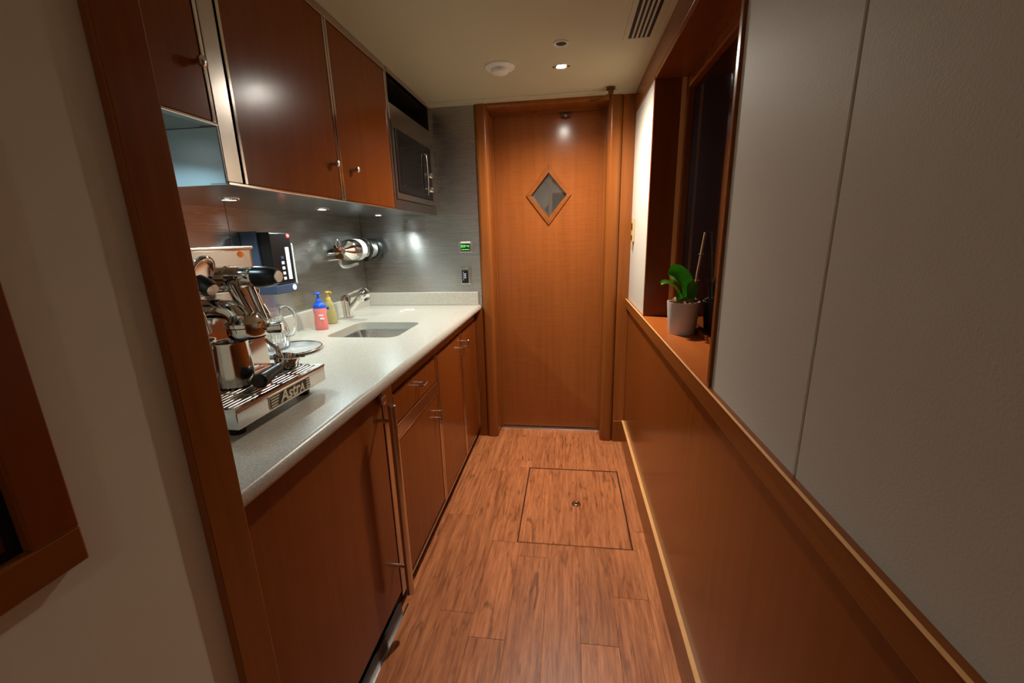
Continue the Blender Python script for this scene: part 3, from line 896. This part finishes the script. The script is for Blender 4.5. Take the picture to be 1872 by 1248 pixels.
c2 = base_cab('cherry base cabinet with two tall doors next to the doorway', 1.7065, 2.535)
add('stile', box(XF - 0.022, XF + 0.002, 2.118, 2.136, 0.092, 0.805, 0.002), 'steel_frame', c2)
add('stile', box(XF - 0.022, XF - 0.004, 2.500, 2.5345, 0.092, 0.855, 0.002), 'darkvoid', c2)
for ya, yb, hy, hz in ((1.7075, 2.116, 2.075, 0.722), (2.138, 2.498, 2.180, 0.735)):
    d = add('door', box(XF - 0.019, XF, ya + .0105, yb - .0105, 0.094, 0.803, 0.0015), 'cherry', c2)
    add('edge_strip', box(XF - 0.020, XF + 0.0025, ya, ya + .0075, 0.094, 0.803, 0.001, 1), 'polished', d)
    add('edge_strip', box(XF - 0.020, XF + 0.0025, yb - .0075, yb, 0.094, 0.803, 0.001, 1), 'polished', d)
    bar_pull((XF + 0.028, hy, hz - 0.022), (XF + 0.028, hy, hz + 0.022), d, XF - 0.002)

# ================================================================ ESPRESSO MACHINE
EY0, EY1, EXF, EXB, EXR = 0.716, 1.042, -0.680, -0.845, -1.16
em = thing('espresso_machine', 'chrome and steel espresso machine with black knobs and a branded drip tray', 'espresso machine', (-0.90, 0.88, ZT))
for x in (EXF - 0.045, EXR + 0.04):
    for y in (EY0 + 0.045, EY1 - 0.045):
        add('foot', cyl((x, y, ZT), (x, y, 0.924), 0.016, 0.019, 20), 'black', em, True)
ty0, ty1, tz0, tz1 = EY0, EY1, 0.922, 0.968
tr = add('drip_tray', merge(box(EXB - 0.02, EXF, ty0, ty1, tz0, tz1 - 0.006, 0.003), ), 'polished', em)
gx0, gx1 = EXB + 0.004, EXF - 0.012
add('rim', extrude_poly([[(EXB - .02, ty0 + .0), (EXF + .0005, ty0), (EXF + .0005, ty1), (EXB - .02, ty1)], [(gx0, ty0 + .012), (gx1, ty0 + .012), (gx1, ty1 - .012), (gx0, ty1 - .012)]], lambda a, b: Vector((a, b, tz1)), (0, 0, -0.007)), 'polished', tr)
add('well', box(gx0, gx1, ty0 + .012, ty1 - .012, tz1 - 0.0062, tz1 - 0.0052), 'blackmatt', tr)
n = 12
for i in range(n):
    x = gx0 + (gx1 - gx0) * (i + 0.5) / n
    add('grate_bar', box(x - 0.0040, x + 0.0040, ty0 + .012, ty1 - .012, tz1 - 0.0052, tz1 - 0.001, 0.001, 1), 'satin', tr)
for y in (ty0 + 0.09, ty0 + 0.163, ty0 + 0.236):
    add('grate_bar', box(gx0, gx1, y - 0.0045, y + 0.0045, tz1 - 0.005, tz1 - 0.0006, 0.001, 1), 'satin', tr)
# badge on the tray front
by0, by1, bz0, bz1 = 0.812, 0.9665, 0.9275, 0.9585
bd = add('badge', extrude_poly([rrect(by0, by1, bz0, bz1, 0.003, 3)], lambda a, b: Vector((EXF + 0.0022, a, b)), (-0.004, 0, 0)), 'badgetext', em, label='cream and dark nameplate')
add('field', extrude_poly([rrect(by0 + .002, by1 - .002, bz0 + .002, bz1 - .002, 0.002, 3)], lambda a, b: Vector((EXF + 0.003, a, b)), (-0.002, 0, 0)), 'badge', bd)
add('lettering', merge(text_bm('Astr', 0.0400, (EXF + 0.0032, 0.8835, 0.9435), (0, 1, 0), (0, 0, 1), 0.0006, 0.25, bold=0.0008), text_bm('A', 0.0290, (EXF + 0.0032, 0.9285, 0.9395), (0, 1, 0), (0, 0, 1), 0.0006, 0.25, bold=0.0006)), 'badgetext', bd, label='slanted cream lettering')
for i in range(4):
    z = bz0 + 0.006 + i * 0.0064
    for a0, a1 in ((by0 + 0.0035, by0 + 0.024 + 0.0030 * i), (by1 - 0.0190 + 0.0012 * i, by1 - 0.0035)):
        add('wing_stripe', extrude_poly([[(a0, z - .0014), (a1, z - .0014), (a1 + .0008, z + .0014), (a0, z + .0014)]], lambda a, b: Vector((EXF + 0.0036, a, b)), (-0.0012, 0, 0)), 'badgetext', bd)
# body
body = add('body', bevel_edges(box(EXR, EXB, EY0, EY1 + 0.008, 0.925, 1.288), lambda a, b: abs(a.z - b.z) > 0.2, 0.012, 4), 'polished', em, True)
add('top_lid', box(EXR, EXB + 0.002, EY0 + 0.001, EY1 + 0.007, 1.2875, 1.295, 0.002), 'polished', em)
add('front_panel', box(EXB, EXB + 0.0025, EY0 + 0.012, EY1 - 0.008, 1.2365, 1.284, 0.001, 1), 'satin', em)
add('indicator', revolve([(0, 0.006), (0.006, 0.005), (0.0085, 0.001), (0.0085, -0.001)], (EXB + 0.0025, 1.000, 1.2745), (1, 0, 0), 20), 'amber', em, True, label='round amber indicator lamp')
# right steam valve
vy, vz = 0.952, 1.2205
sv = add('valve', revolve([(0, -0.02), (0.027, -0.02), (0.027, 0.0), (0.0262, 0.004), (0.0262, 0.034), (0.0245, 0.036), (0.0245, 0.068), (0.022, 0.072), (0, 0.072)], (EXB, vy, vz), (1, 0, 0), 32), 'chrome', em, True)
kb = add('valve_knob', revolve([(0, 0), (0.022, 0), (0.0262, 0.005), (0.0255, 0.030), (0.0225, 0.050), (0.0165, 0.062), (0, 0.064)], (EXB + 0.072, vy, vz), (1, 0, 0), 32), 'black', em, True, label='black knob')
add('knob_cap', revolve([(0, 0.0655), (0.0138, 0.0650), (0.0148, 0.061)], (EXB + 0.0725, vy, vz), (1, 0, 0), 24), 'aluminium', kb, True)
add('valve_flange', revolve([(0, 0), (0.030, 0), (0.030, 0.006), (0.024, 0.012), (0, 0.012)], (EXB - 0.003, vy, vz), (1, 0, 0), 28), 'chrome', em, True)
# left valve: chrome hand ring with a black knob
lx, ly, lz = EXB + 0.045, 0.832, 1.2465
rg = add('valve_ring', tube([(lx + 0.012 * math.sin(a), ly + 0.027 * math.cos(a) * 1.0, lz + 0.027 * math.sin(a)) for a in [2 * PI * i / 36 for i in range(36)]], 0.0050, 10, True), 'chrome', em, True)
add('ring_dish', revolve([(0, 0), (0.024, 0.001), (0.027, 0.004), (0.010, -0.004), (0.010, -0.044), (0, -0.044)], (lx, ly, lz), (1, 0, -0.1), 28), 'chrome', rg, True)
lk = add('valve_knob', revolve([(0, -0.010), (0.010, -0.010), (0.017, 0.002), (0.0185, 0.030), (0.015, 0.044), (0, 0.046)], (lx - 0.012, ly - 0.006, lz - 0.022), (0.80, -0.12, -0.42), 28), 'black', em, True, label='black knob')
dlk = Vector((0.80, -0.12, -0.42)).normalized()
add('knob_cap', revolve([(0, 0.0465), (0.0125, 0.046), (0.0135, 0.043)], (lx - 0.012, ly - 0.006, lz - 0.022), dlk, 24), 'aluminium', lk, True)
# bridge bar between the valves
add('valve_bridge', cyl((EXB + 0.012, 0.80, 1.198), (EXB + 0.012, 0.955, 1.192), 0.0105, seg=20, bev=0.002), 'chrome', em, True)
# group head
gx, gy = -0.765, 0.888
gh = add('group_head', revolve([(0, 0), (0.040, 0), (0.043, 0.004), (0.043, 0.022), (0.046, 0.025), (0.046, 0.033), (0.036, 0.040), (0.030, 0.052), (0, 0.054)], (gx, gy, 1.086), (0, 0, 1), 40), 'chrome', em, True)
add('group_neck', tube(smooth_path([(EXB - 0.004, gy, 1.150), (EXB + 0.02, gy, 1.150), (gx - 0.030, gy, 1.142), (gx - 0.008, gy, 1.115)], 6), [0.024] * 19, 20), 'chrome', gh, True)
add('group_gasket', revolve([(0, -0.004), (0.037, -0.004), (0.037, 0.002)], (gx, gy, 1.086), (0, 0, 1), 32), 'black', gh, True)
lug = add('group_lug', cyl((gx + 0.034, gy + 0.022, 1.099), (gx + 0.066, gy + 0.036, 1.099), 0.0125, 0.014, 18, 0.002), 'chrome', gh, True)
# wands
add('steam_wand', tube([(-0.818, 0.930, 1.200), (-0.800, 0.930, 1.155), (-0.780, 0.930, 1.110)], 0.0155, 20), 'chrome', em, True)
add('water_wand', tube([(-0.796, 0.957, 1.200), (-0.785, 0.957, 1.155), (-0.772, 0.957, 1.110)], 0.0105, 16), 'chrome', em, True)
w2 = add('steam_wand', tube(smooth_path([(EXB + 0.000, 1.000, 1.205), (EXB + 0.021, 1.000, 1.192), (EXB + 0.033, 1.000, 1.160), (EXB + 0.039, 1.000, 1.135), (EXB + 0.056, 1.000, 1.105)], 6), 0.0058, 12), 'chrome', em, True)
add('ball_joint', revolve([(0, -0.012), (0.008, -0.009), (0.012, 0), (0.008, 0.009), (0, 0.012)], (EXB + 0.026, 1.000, 1.181), (0.3, 0, -1), 18), 'chrome', w2, True)
add('grip_sleeve', cyl((EXB + 0.037, 1.000, 1.142), (EXB + 0.050, 1.000, 1.116), 0.0095, seg=16, bev=0.001), 'satin', w2, True)
add('water_wand', tube(smooth_path([(EXB + 0.03, 0.790, 1.205), (EXB + 0.040, 0.786, 1.165), (EXB + 0.050, 0.782, 1.120), (EXB + 0.055, 0.780, 1.070)], 6), 0.0055, 12), 'chrome', em, True)
add('water_wand', tube(smooth_path([(EXB + 0.03, 0.808, 1.200), (EXB + 0.046, 0.806, 1.160), (EXB + 0.058, 0.804, 1.110)], 6), 0.005, 12), 'chrome', em, True)

# steel milk jug under the group
jx, jy, jz = -0.801, 0.868, tz1 - 0.0004
jug = thing('milk_jug', 'tall plain stainless steel jug standing on the espresso drip tray', 'jug', (jx, jy, jz))
add('body', revolve([(0, 0.0), (0.038, 0.0), (0.041, 0.003), (0.040, 0.05), (0.0375, 0.100), (0.039, 0.108), (0.037, 0.108), (0.0355, 0.1), (0.038, 0.05), (0.039, 0.006), (0, 0.005)], (jx, jy, jz), (0, 0, 1), 40), 'polished', jug, True)
add('handle', tube(smooth_path([(jx - 0.030, jy - 0.026, jz + 0.095), (jx - 0.05, jy - 0.044, jz + 0.09), (jx - 0.052, jy - 0.046, jz + 0.04), (jx - 0.030, jy - 0.028, jz + 0.022)], 6), 0.004), 'polished', jug, True)

# portafilter lying on the grate
pf = thing('portafilter', 'chrome portafilter with a black handle lying on the drip tray grate', 'portafilter', (-0.735, 0.93, tz1))
pc = Vector((-0.752, 0.988, 0.990))
ax = Vector((-0.30, -0.05, -1)).normalized()
hd_ = (Vector((-0.705, 0.822, 0.992)) - pc).normalized()
bk = add('basket', revolve([(0, -0.017), (0.024, -0.017), (0.029, -0.012), (0.030, 0.006), (0.033, 0.008), (0.033, 0.016), (0.029, 0.017), (0.027, 0.002), (0, 0.0)], pc, (0.18, 0.06, 1), 36), 'chrome', pf, True)
add('collar', cyl(pc + hd_ * 0.026, pc + hd_ * 0.066, 0.0085, 0.012, 18, 0.001), 'chrome', pf, True)
hh = add('handle', revolve([(0, 0.060), (0.0125, 0.060), (0.0125, 0.070), (0.0145, 0.100), (0.0165, 0.135), (0.0185, 0.160), (0.0175, 0.168), (0.012, 0.172), (0, 0.172)], pc, hd_, 28), 'black', pf, True, label='fat black handle')
add('end_cap', revolve([(0, 0.1735), (0.0115, 0.173), (0.0125, 0.170)], pc, hd_, 24), 'seam', hh, True)
add('spout', tube(smooth_path([pc + Vector((-0.020, 0.006, 0.010)), pc + Vector((-0.032, 0.014, 0.032)), pc + Vector((-0.050, 0.022, 0.040)), pc + Vector((-0.072, 0.030, 0.052))], 6), 0.0068, 14), 'chrome', pf, True)
add('lug', tube([pc + Vector((0.022, 0.020, 0.012)), pc + Vector((0.034, 0.030, 0.010))], 0.006, 10), 'chrome', pf, True)

# ================================================================ THINGS ON THE WORKTOP
# round tray with crystal pitcher
px_, py_ = -1.062, 1.425
tray = thing('round_tray', 'round bright silver tray with a raised rim beside the espresso machine', 'tray', (px_, py_, ZT))
add('plate', revolve([(0, 0.002), (0.090, 0.002), (0.098, 0.006), (0.112, 0.0115), (0.112, 0.0095), (0.098, 0.003), (0.09, 0.0), (0, 0.0)], (px_, py_, ZT), (0, 0, 1), 56), 'plate', tray, True)
add('rim', tube([(px_ + 0.113 * math.cos(a), py_ + 0.113 * math.sin(a), ZT + 0.0115) for a in [2 * PI * i / 56 for i in range(56)]], 0.0034, 8, True), 'chrome', tray, True)
cx_, cy_ = -1.135, 1.452
cz = ZT + 0.0022
jg = thing('crystal_pitcher', 'cut crystal glass pitcher with a round handle standing on the silver tray', 'pitcher', (cx_, cy_, cz))
def pitcher_body():
    prof = [(0.0, 0.0), (0.040, 0.0), (0.043, 0.004), (0.047, 0.030), (0.050, 0.06), (0.046, 0.085), (0.037, 0.115), (0.035, 0.140), (0.041, 0.170), (0.0385, 0.170), (0.0325, 0.140), (0.034, 0.115), (0.042, 0.085), (0.045, 0.060), (0.042, 0.030), (0.036, 0.010), (0, 0.009)]
    bm = revolve(prof, (cx_, cy_, cz), (0, 0, 1), 32)
    for v in bm.verts:
        d = Vector((v.co.x - cx_, v.co.y - cy_, 0))
        h = v.co.z - cz
        if d.length > 0.0425 and h < 0.09:     # cut facets
            a = math.atan2(d.y, d.x)
            f = 1 + 0.05 * (1 if int(round(a / (2 * PI) * 32)) % 2 else -1)
            v.co.x, v.co.y = cx_ + d.x * f, cy_ + d.y * f
        if h > 0.15 and d.length > 0.03:          # pouring lip
            a = math.atan2(d.y, d.x)
            w_ = max(0, math.cos(a - PI)) ** 6
            v.co.x -= 0.016 * w_
            v.co.z += 0.006 * w_
    return bm
add('body', pitcher_body(), 'crystal', jg, False)
add('handle', tube(smooth_path([(cx_ + 0.034, cy_ + 0.002, cz + 0.158), (cx_ + 0.062, cy_ + 0.004, cz + 0.166), (cx_ + 0.088, cy_ + 0.006, cz + 0.140), (cx_ + 0.092, cy_ + 0.006, cz + 0.100), (cx_ + 0.076, cy_ + 0.005, cz + 0.062), (cx_ + 0.046, cy_ + 0.003, cz + 0.050)], 8), 0.0065, 12), 'crystal', jg, True, label='curved glass handle')

# soap pump bottles
def pump(parent, p, mat, spout_dir, h0):
    x, y = p
    pm = add('pump', merge(cyl((x, y, h0), (x, y, h0 + 0.018), 0.013, 0.011, 20, 0.001), cyl((x, y, h0 + 0.018), (x, y, h0 + 0.040), 0.0045, seg=12),
                           revolve([(0, 0), (0.012, 0.001), (0.013, 0.005), (0.010, 0.010), (0, 0.011)], (x, y, h0 + 0.038), (0, 0, 1), 20),
                           tube([(x, y, h0 + 0.044), (x + spout_dir[0] * 0.018, y + spout_dir[1] * 0.018, h0 + 0.044), (x + spout_dir[0] * 0.030, y + spout_dir[1] * 0.030, h0 + 0.040)], [0.0055, 0.005, 0.004], 10)), mat, parent, True, label='pump head')
    return pm
sx_, sy_ = -1.166, 1.812
s1 = thing('soap_bottle', 'pink soap bottle with a blue pump top and white lettering', 'soap bottle', (sx_, sy_, ZT), 'pump bottles by the sink')
def oval(prof, x, y, ky):
    bm = revolve(prof, (x, y, ZT), (0, 0, 1), 32)
    for v in bm.verts:
        v.co.y = y + (v.co.y - y) * ky
    return bm
add('body', oval([(0, 0), (0.028, 0), (0.031, 0.004), (0.032, 0.03), (0.029, 0.065), (0.031, 0.100), (0.030, 0.104), (0, 0.104)], sx_, sy_, 0.72), 'pink', s1, True)
add('shoulder', oval([(0.0302, 0.103), (0.0302, 0.112), (0.025, 0.124), (0.014, 0.131), (0, 0.131)], sx_, sy_, 0.72), 'bluepump', s1, True, label='blue shoulder')
pump(s1, (sx_, sy_), 'bluepump', (-0.75, 0.3), ZT + 0.129)
add('label_print', merge(box(sx_ + 0.006, sx_ + 0.026, sy_ - 0.0225, sy_ - 0.019, ZT + 0.068, ZT + 0.074), box(sx_ + 0.010, sx_ + 0.028, sy_ - 0.0215, sy_ - 0.017, ZT + 0.052, ZT + 0.060)), 'print', s1)
sx2, sy2 = -1.205, 1.958
s2 = thing('soap_bottle', 'pale yellow soap bottle with a gold pump top', 'soap bottle', (sx2, sy2, ZT), 'pump bottles by the sink')
add('body', oval([(0, 0), (0.030, 0), (0.034, 0.004), (0.033, 0.035), (0.026, 0.085), (0.020, 0.108), (0.012, 0.118), (0, 0.118)], sx2, sy2, 0.8), 'yellowsoap', s2, True)
add('label_print', box(sx2 - 0.006, sx2 + 0.010, sy2 - 0.0235, sy2 - 0.020, ZT + 0.076, ZT + 0.088), 'bluepump', s2)
pump(s2, (sx2, sy2), 'goldpump', (0.8, -0.2), ZT + 0.116)

# small bent wire clip on the worktop by the tap
t = thing('wire_clip', 'tiny bent wire clip lying on the worktop behind the sink', 'clip', (-0.94, 2.34, ZT))
add('wire', tube(smooth_path([(-0.985, 2.33, ZT + .0015), (-0.950, 2.37, ZT + .0015), (-0.905, 2.375, ZT + .0015), (-0.935, 2.345, ZT + .0015), (-0.975, 2.300, ZT + .0015)], 5), 0.0014, 6), 'satin', t, True)

# ================================================================ THINGS ON THE STEEL WALLS
# wall-mounted black dispenser
dx0, dx1, dy0, dy1, dz0, dz1 = XB, -1.165, 1.545, 1.672, 1.135, 1.343
dv = thing('wall_dispenser', 'black wall-mounted appliance with a button strip and glowing red light', 'dispenser', (-1.22, 1.60, 1.10))
add('housing', bevel_edges(box(dx0, dx1, dy0, dy1, dz0, dz1), lambda a, b: a.x > -1.2 and b.x > -1.2, 0.006, 3), 'black', dv)
add('side_rib', box(dx0, dx1 - 0.05, dy0 - 0.010, dy0 + 0.002, dz0 + 0.01, dz1 + 0.004, 0.003), 'bluegrey', dv)
add('label_strip', box(dx1 - 0.001, dx1 + 0.0012, 1.628, 1.650, 1.152, 1.283), 'print', dv, label='pale printed strip')
for i in range(5):
    add('button', box(dx1 - 0.001, dx1 + 0.0018, 1.596, 1.612, 1.152 + i * 0.021, 1.164 + i * 0.021, 0.001, 1), 'print' if i < 4 else 'bluegrey', dv)
add('trim_edge', box(dx1 - 0.02, dx1 + 0.002, dy1 - 0.001, dy1 + 0.006, dz0 - 0.006, dz1 - 0.045, 0.001, 1), 'white', dv)
add('drip_base', box(dx0, dx1 + 0.004, dy0 - 0.010, dy1 + 0.002, 1.098, dz0 - 0.001, 0.004), 'bluegrey', dv, label='smoky blue lower tray')
add('emblem', revolve([(0, 0.002), (0.012, 0.002), (0.012, -0.002)], (dx1 + 0.004, 1.648, 1.117), (1, 0, 0), 20), 'print', dv)
add('status_light', revolve([(0, 0.006), (0.008, 0.004), (0.010, -0.002)], (dx1 - 0.002, 1.657, 1.330), (0.8, 0, 0.5), 16), 'redled', dv, True, label='glowing red light')

# fire extinguisher lying horizontally in a bracket
ey, ez, exx = 2.13, 1.252, -1.196
fe = thing('fire_extinguisher', 'polished chrome fire extinguisher mounted sideways on the steel wall', 'fire extinguisher', (exx, 2.3, ez - 0.06))
cyl_ = add('cylinder', revolve([(0, 0.0), (0.020, 0.0), (0.026, 0.012), (0.050, 0.040), (0.058, 0.065), (0.058, 0.310), (0.054, 0.326), (0.046, 0.334), (0, 0.332)], (exx, ey, ez), (0, 1, 0), 44), 'chrome', fe, True)
add('label_band', revolve([(0.0586, 0.120), (0.0586, 0.175)], (exx, ey, ez), (0, 1, 0), 44), 'print', cyl_, True, label='pale label band')
add('base_ring', revolve([(0.052, 0.328), (0.061, 0.330), (0.061, 0.372), (0.052, 0.374)], (exx, ey, ez), (0, 1, 0), 36), 'black', fe, True, label='black rubber base ring')
add('strap', revolve([(0.0600, 0.215), (0.0612, 0.216), (0.0612, 0.244), (0.0600, 0.245)], (exx, ey, ez), (0, 1, 0), 36), 'black', fe, True)
add('buckle', box(exx + 0.012, exx + 0.040, ey + 0.212, ey + 0.248, ez - 0.070, ez - 0.050, 0.004), 'black', fe)
add('bracket', box(XB, exx - 0.045, ey + 0.08, ey + 0.30, ez - 0.030, ez + 0.030, 0.004), 'black', fe)
vb = add('valve_body', merge(cyl((exx, ey - 0.052, ez), (exx, ey + 0.006, ez), 0.019, seg=20, bev=0.002), box(exx - 0.016, exx + 0.016, ey - 0.050, ey - 0.014, ez - 0.045, ez + 0.018, 0.004)), 'brass', fe, True)
add('carry_handle', box(exx - 0.010, exx + 0.010, ey - 0.150, ey - 0.030, ez - 0.020, ez - 0.006, 0.004), 'satin', vb)
add('squeeze_lever', bevel_edges(box(exx - 0.012, exx + 0.012, ey - 0.160, ey - 0.020, ez - 0.046, ez - 0.040), lambda a, b: True, 0.002, 1), 'satin', vb)
add('pull_pin_ring', tube([(exx + 0.022, ey - 0.070 + 0.020 * math.cos(a), ez + 0.036 + 0.020 * math.sin(a)) for a in [2 * PI * i / 28 for i in range(28)]], 0.0022, 8, True), 'chrome', vb, True, label='thin pull ring')
add('seal_tag', box(exx + 0.018, exx + 0.024, ey - 0.066, ey - 0.054, ez + 0.002, ez + 0.018, 0.001, 1), 'redtag', vb)
add('hose', tube(smooth_path([(exx, ey - 0.038, ez - 0.040), (exx + 0.004, ey - 0.030, ez - 0.075), (exx + 0.006, ey + 0.02, ez - 0.086), (exx + 0.006, ey + 0.14, ez - 0.078)], 6), 0.0085, 12), 'aluminium', fe, True)
add('gauge', revolve([(0, 0.012), (0.014, 0.012), (0.015, 0.008), (0.015, -0.01)], (exx + 0.014, ey - 0.030, ez - 0.004), (1, 0, 0), 20), 'satin', vb, True)

# controls on the end wall
c = thing('thermostat_panel', 'steel control panel with glowing green digits on the end wall', 'control panel', (-0.618, YE, 1.21))
add('plate', box(-0.664, -0.576, YE - 0.004, YE, 1.215, 1.285, 0.002), 'satin', c)
add('screen', box(-0.648, -0.596, YE - 0.010, YE - 0.003, 1.224, 1.268, 0.002), 'black', c)
add('bezel', box(-0.650, -0.594, YE - 0.011, YE - 0.003, 1.269, 1.280, 0.001, 1), 'white', c)
add('digits', text_bm('223', 0.020, (-0.635, YE - 0.0103, 1.2525), (1, 0, 0), (0, 0, 1), 0.0004), 'greenled', c, label='green digits')
add('icons', merge(box(-0.615, -0.607, YE - 0.0107, YE - 0.0095, 1.255, 1.258), box(-0.612, -0.610, YE - 0.0107, YE - 0.0095, 1.248, 1.255), box(-0.603, -0.600, YE - 0.0107, YE - 0.0095, 1.247, 1.258)), 'greenled', c)
for i in range(5):
    add('button', box(-0.643 + i * 0.0095, -0.639 + i * 0.0095, YE - 0.0112, YE - 0.0095, 1.231, 1.236, 0.0005, 1), 'greenled', c)
add('side_latch', box(-0.586, -0.580, YE - 0.010, YE - 0.003, 1.222, 1.276, 0.001, 1), 'satin', c)
c = thing('switch_panel', 'lower steel keypad panel with a column of lit white marks on the end wall', 'control panel', (-0.63, YE, 1.02))
add('plate', box(-0.664, -0.594, YE - 0.004, YE, 1.022, 1.132, 0.002), 'satin', c)
add('keypad', box(-0.654, -0.614, YE - 0.009, YE - 0.003, 1.030, 1.110, 0.002), 'black', c)
for i in range(5):
    add('led', box(-0.645, -0.6425, YE - 0.0098, YE - 0.0085, 1.050 + i * 0.0115, 1.0525 + i * 0.0115), 'blueled', c)
    if 0 < i < 4:
        add('key_mark', box(-0.638, -0.627, YE - 0.0098, YE - 0.0085, 1.0505 + i * 0.0115, 1.053 + i * 0.0115), 'blueled', c)
add('side_bar', cyl((-0.6045, YE - 0.008, 1.030), (-0.6045, YE - 0.008, 1.124), 0.005, seg=14), 'chrome', c, True)

# ================================================================ THINGS ON THE RIGHT WALL
s = thing('wall_switch', 'beige switch plate with a hanging tag on the white strip by the door', 'switch', (XR, 2.45, 1.20))
add('plate', box(XR - 0.009, XR, 2.405, 2.475, 1.256, 1.382, 0.003), 'beige', s)
add('rocker', box(XR - 0.013, XR - 0.008, 2.430, 2.452, 1.320, 1.356, 0.002), 'brass', s)
add('rocker', box(XR - 0.013, XR - 0.008, 2.430, 2.452, 1.268, 1.292, 0.002), 'brass', s)
add('tag', box(XR - 0.008, XR - 0.004, 2.424, 2.444, 1.212, 1.258, 0.001, 1), 'cane', s)

# orchid in a pot
ox, oy, oz = 0.429, 1.630, 0.9265
pt = thing('potted_orchid', 'leafy orchid with a bare cane stake in a white pot on the window sill', 'plant', (ox, oy, oz))
add('pot', revolve([(0, 0), (0.046, 0), (0.0475, 0.003), (0.0535, 0.060), (0.0585, 0.120), (0.0585, 0.122), (0.0555, 0.122), (0.054, 0.112), (0.052, 0.098), (0, 0.098)], (ox, oy, oz), (0, 0, 1), 44), 'pot', pt, True, label='plain off-white ceramic pot')
soil = []
for i in range(60):
    a, r = random.uniform(0, 2 * PI), 0.047 * math.sqrt(random.random())
    q = Vector((ox + r * math.cos(a), oy + r * math.sin(a), oz + 0.118 + 0.010 * (1 - r / 0.05) + random.uniform(0, 0.008)))
    b_ = box(-0.007, 0.007, -0.005, 0.005, -0.004, 0.004)
    bmesh.ops.rotate(b_, verts=b_.verts[:], cent=(0, 0, 0), matrix=Matrix.Rotation(random.uniform(0, PI), 3, 'Z') @ Matrix.Rotation(random.uniform(-.7, .7), 3, 'X'))
    bmesh.ops.translate(b_, verts=b_.verts[:], vec=q)
    soil.append(b_)
chips = add('bark_chips', merge(*soil), 'bark', pt, label='pale bark chips')
chips['kind'] = 'stuff'
def leaf(ctrl, width, up):
    path = smooth_path(ctrl, 6)
    bm = bmesh.new()
    rows = []
    n_ = len(path)
    for i, p in enumerate(path):
        t_ = i / (n_ - 1)
        tg = (path[min(i + 1, n_ - 1)] - path[max(i - 1, 0)]).normalized()
        sd = tg.cross(Vector(up)).normalized()
        nm = sd.cross(tg).normalized()
        w_ = width * (0.30 + 0.70 * math.sin(min(1, t_ * 1.25) * PI / 2)) * math.sqrt(max(0.0, 1 - max(0, (t_ - 0.55) / 0.45) ** 2.2)) + 0.001
        row = []
        for k_ in range(-3, 4):
            f = k_ / 3
            row.append(bm.verts.new(p + sd * w_ * f + nm * (abs(f) ** 1.5) * w_ * 0.38))
        rows.append(row)
    for a, b in zip(rows[:-1], rows[1:]):
        for k_ in range(6):
            bm.faces.new((a[k_], a[k_ + 1], b[k_ + 1], b[k_]))
    r_ = bmesh.ops.solidify(bm, geom=bm.faces[:], thickness=0.0022)
    return bm
lb = Vector((ox, oy, oz + 0.112))
for ctrl, wd, up in (
    ([lb + Vector((0.006, 0.0, 0)), lb + Vector((0.004, -0.006, 0.045)), lb + Vector((-0.010, -0.012, 0.085)), lb + Vector((-0.040, -0.014, 0.112)), lb + Vector((-0.066, -0.014, 0.116))], 0.040, (0.4, -0.8, 0.5)),
    ([lb + Vector((0.0, 0.004, 0)), lb + Vector((-0.018, 0.004, 0.035)), lb + Vector((-0.040, 0.000, 0.066)), lb + Vector((-0.070, -0.006, 0.080)), lb + Vector((-0.088, -0.008, 0.074))], 0.019, (0, -0.3, 1)),
    ([lb + Vector((0.008, 0.004, 0)), lb + Vector((0.022, -0.004, 0.030)), lb + Vector((0.026, -0.010, 0.062)), lb + Vector((0.020, -0.016, 0.088))], 0.020, (-0.5, -0.8, 0.2)),
    ([lb + Vector((-0.006, -0.004, 0)), lb + Vector((-0.020, -0.014, 0.020)), lb + Vector((-0.030, -0.020, 0.042))], 0.014, (0, -0.8, 0.6)),
):
    add('leaf', leaf(ctrl, wd, up), 'leaf', pt, True)
add('stake', tube([(ox + 0.034, oy + 0.004, oz + 0.090), (ox + 0.042, oy + 0.000, oz + 0.23), (ox + 0.056, oy - 0.004, oz + 0.372)], [0.0052, 0.0045, 0.0042], 10), 'cane', pt, True, label='bare cane stake')
for h in (0.20, 0.295):
    f = (h - 0.09) / 0.282
    add('tie', tube([(ox + 0.034 + 0.021 * f + 0.0085 * math.cos(a), oy + 0.003 - 0.006 * f + 0.0085 * math.sin(a), oz + h) for a in [2 * PI * i / 16 for i in range(16)]], 0.0012, 6, True), 'bark', pt, True)

# unseen lamp added beyond the door to brighten the view through the pane
t = thing('ceiling_downlight', 'added ceiling lamp, unseen, in the space behind the diamond-window door', 'downlight', (0.1, 3.3, 2.1))
add('ring', revolve([(0.030, -0.012), (0.045, -0.010), (0.048, 0.0)], (0.1, 3.3, 2.1), (0, 0, 1), 24), 'white', t, True)
spot('beyond_fill', (0.1, 3.3, 2.085), 30.0, (1.0, 0.93, 0.85), 165, 0.8, 0.04, t)
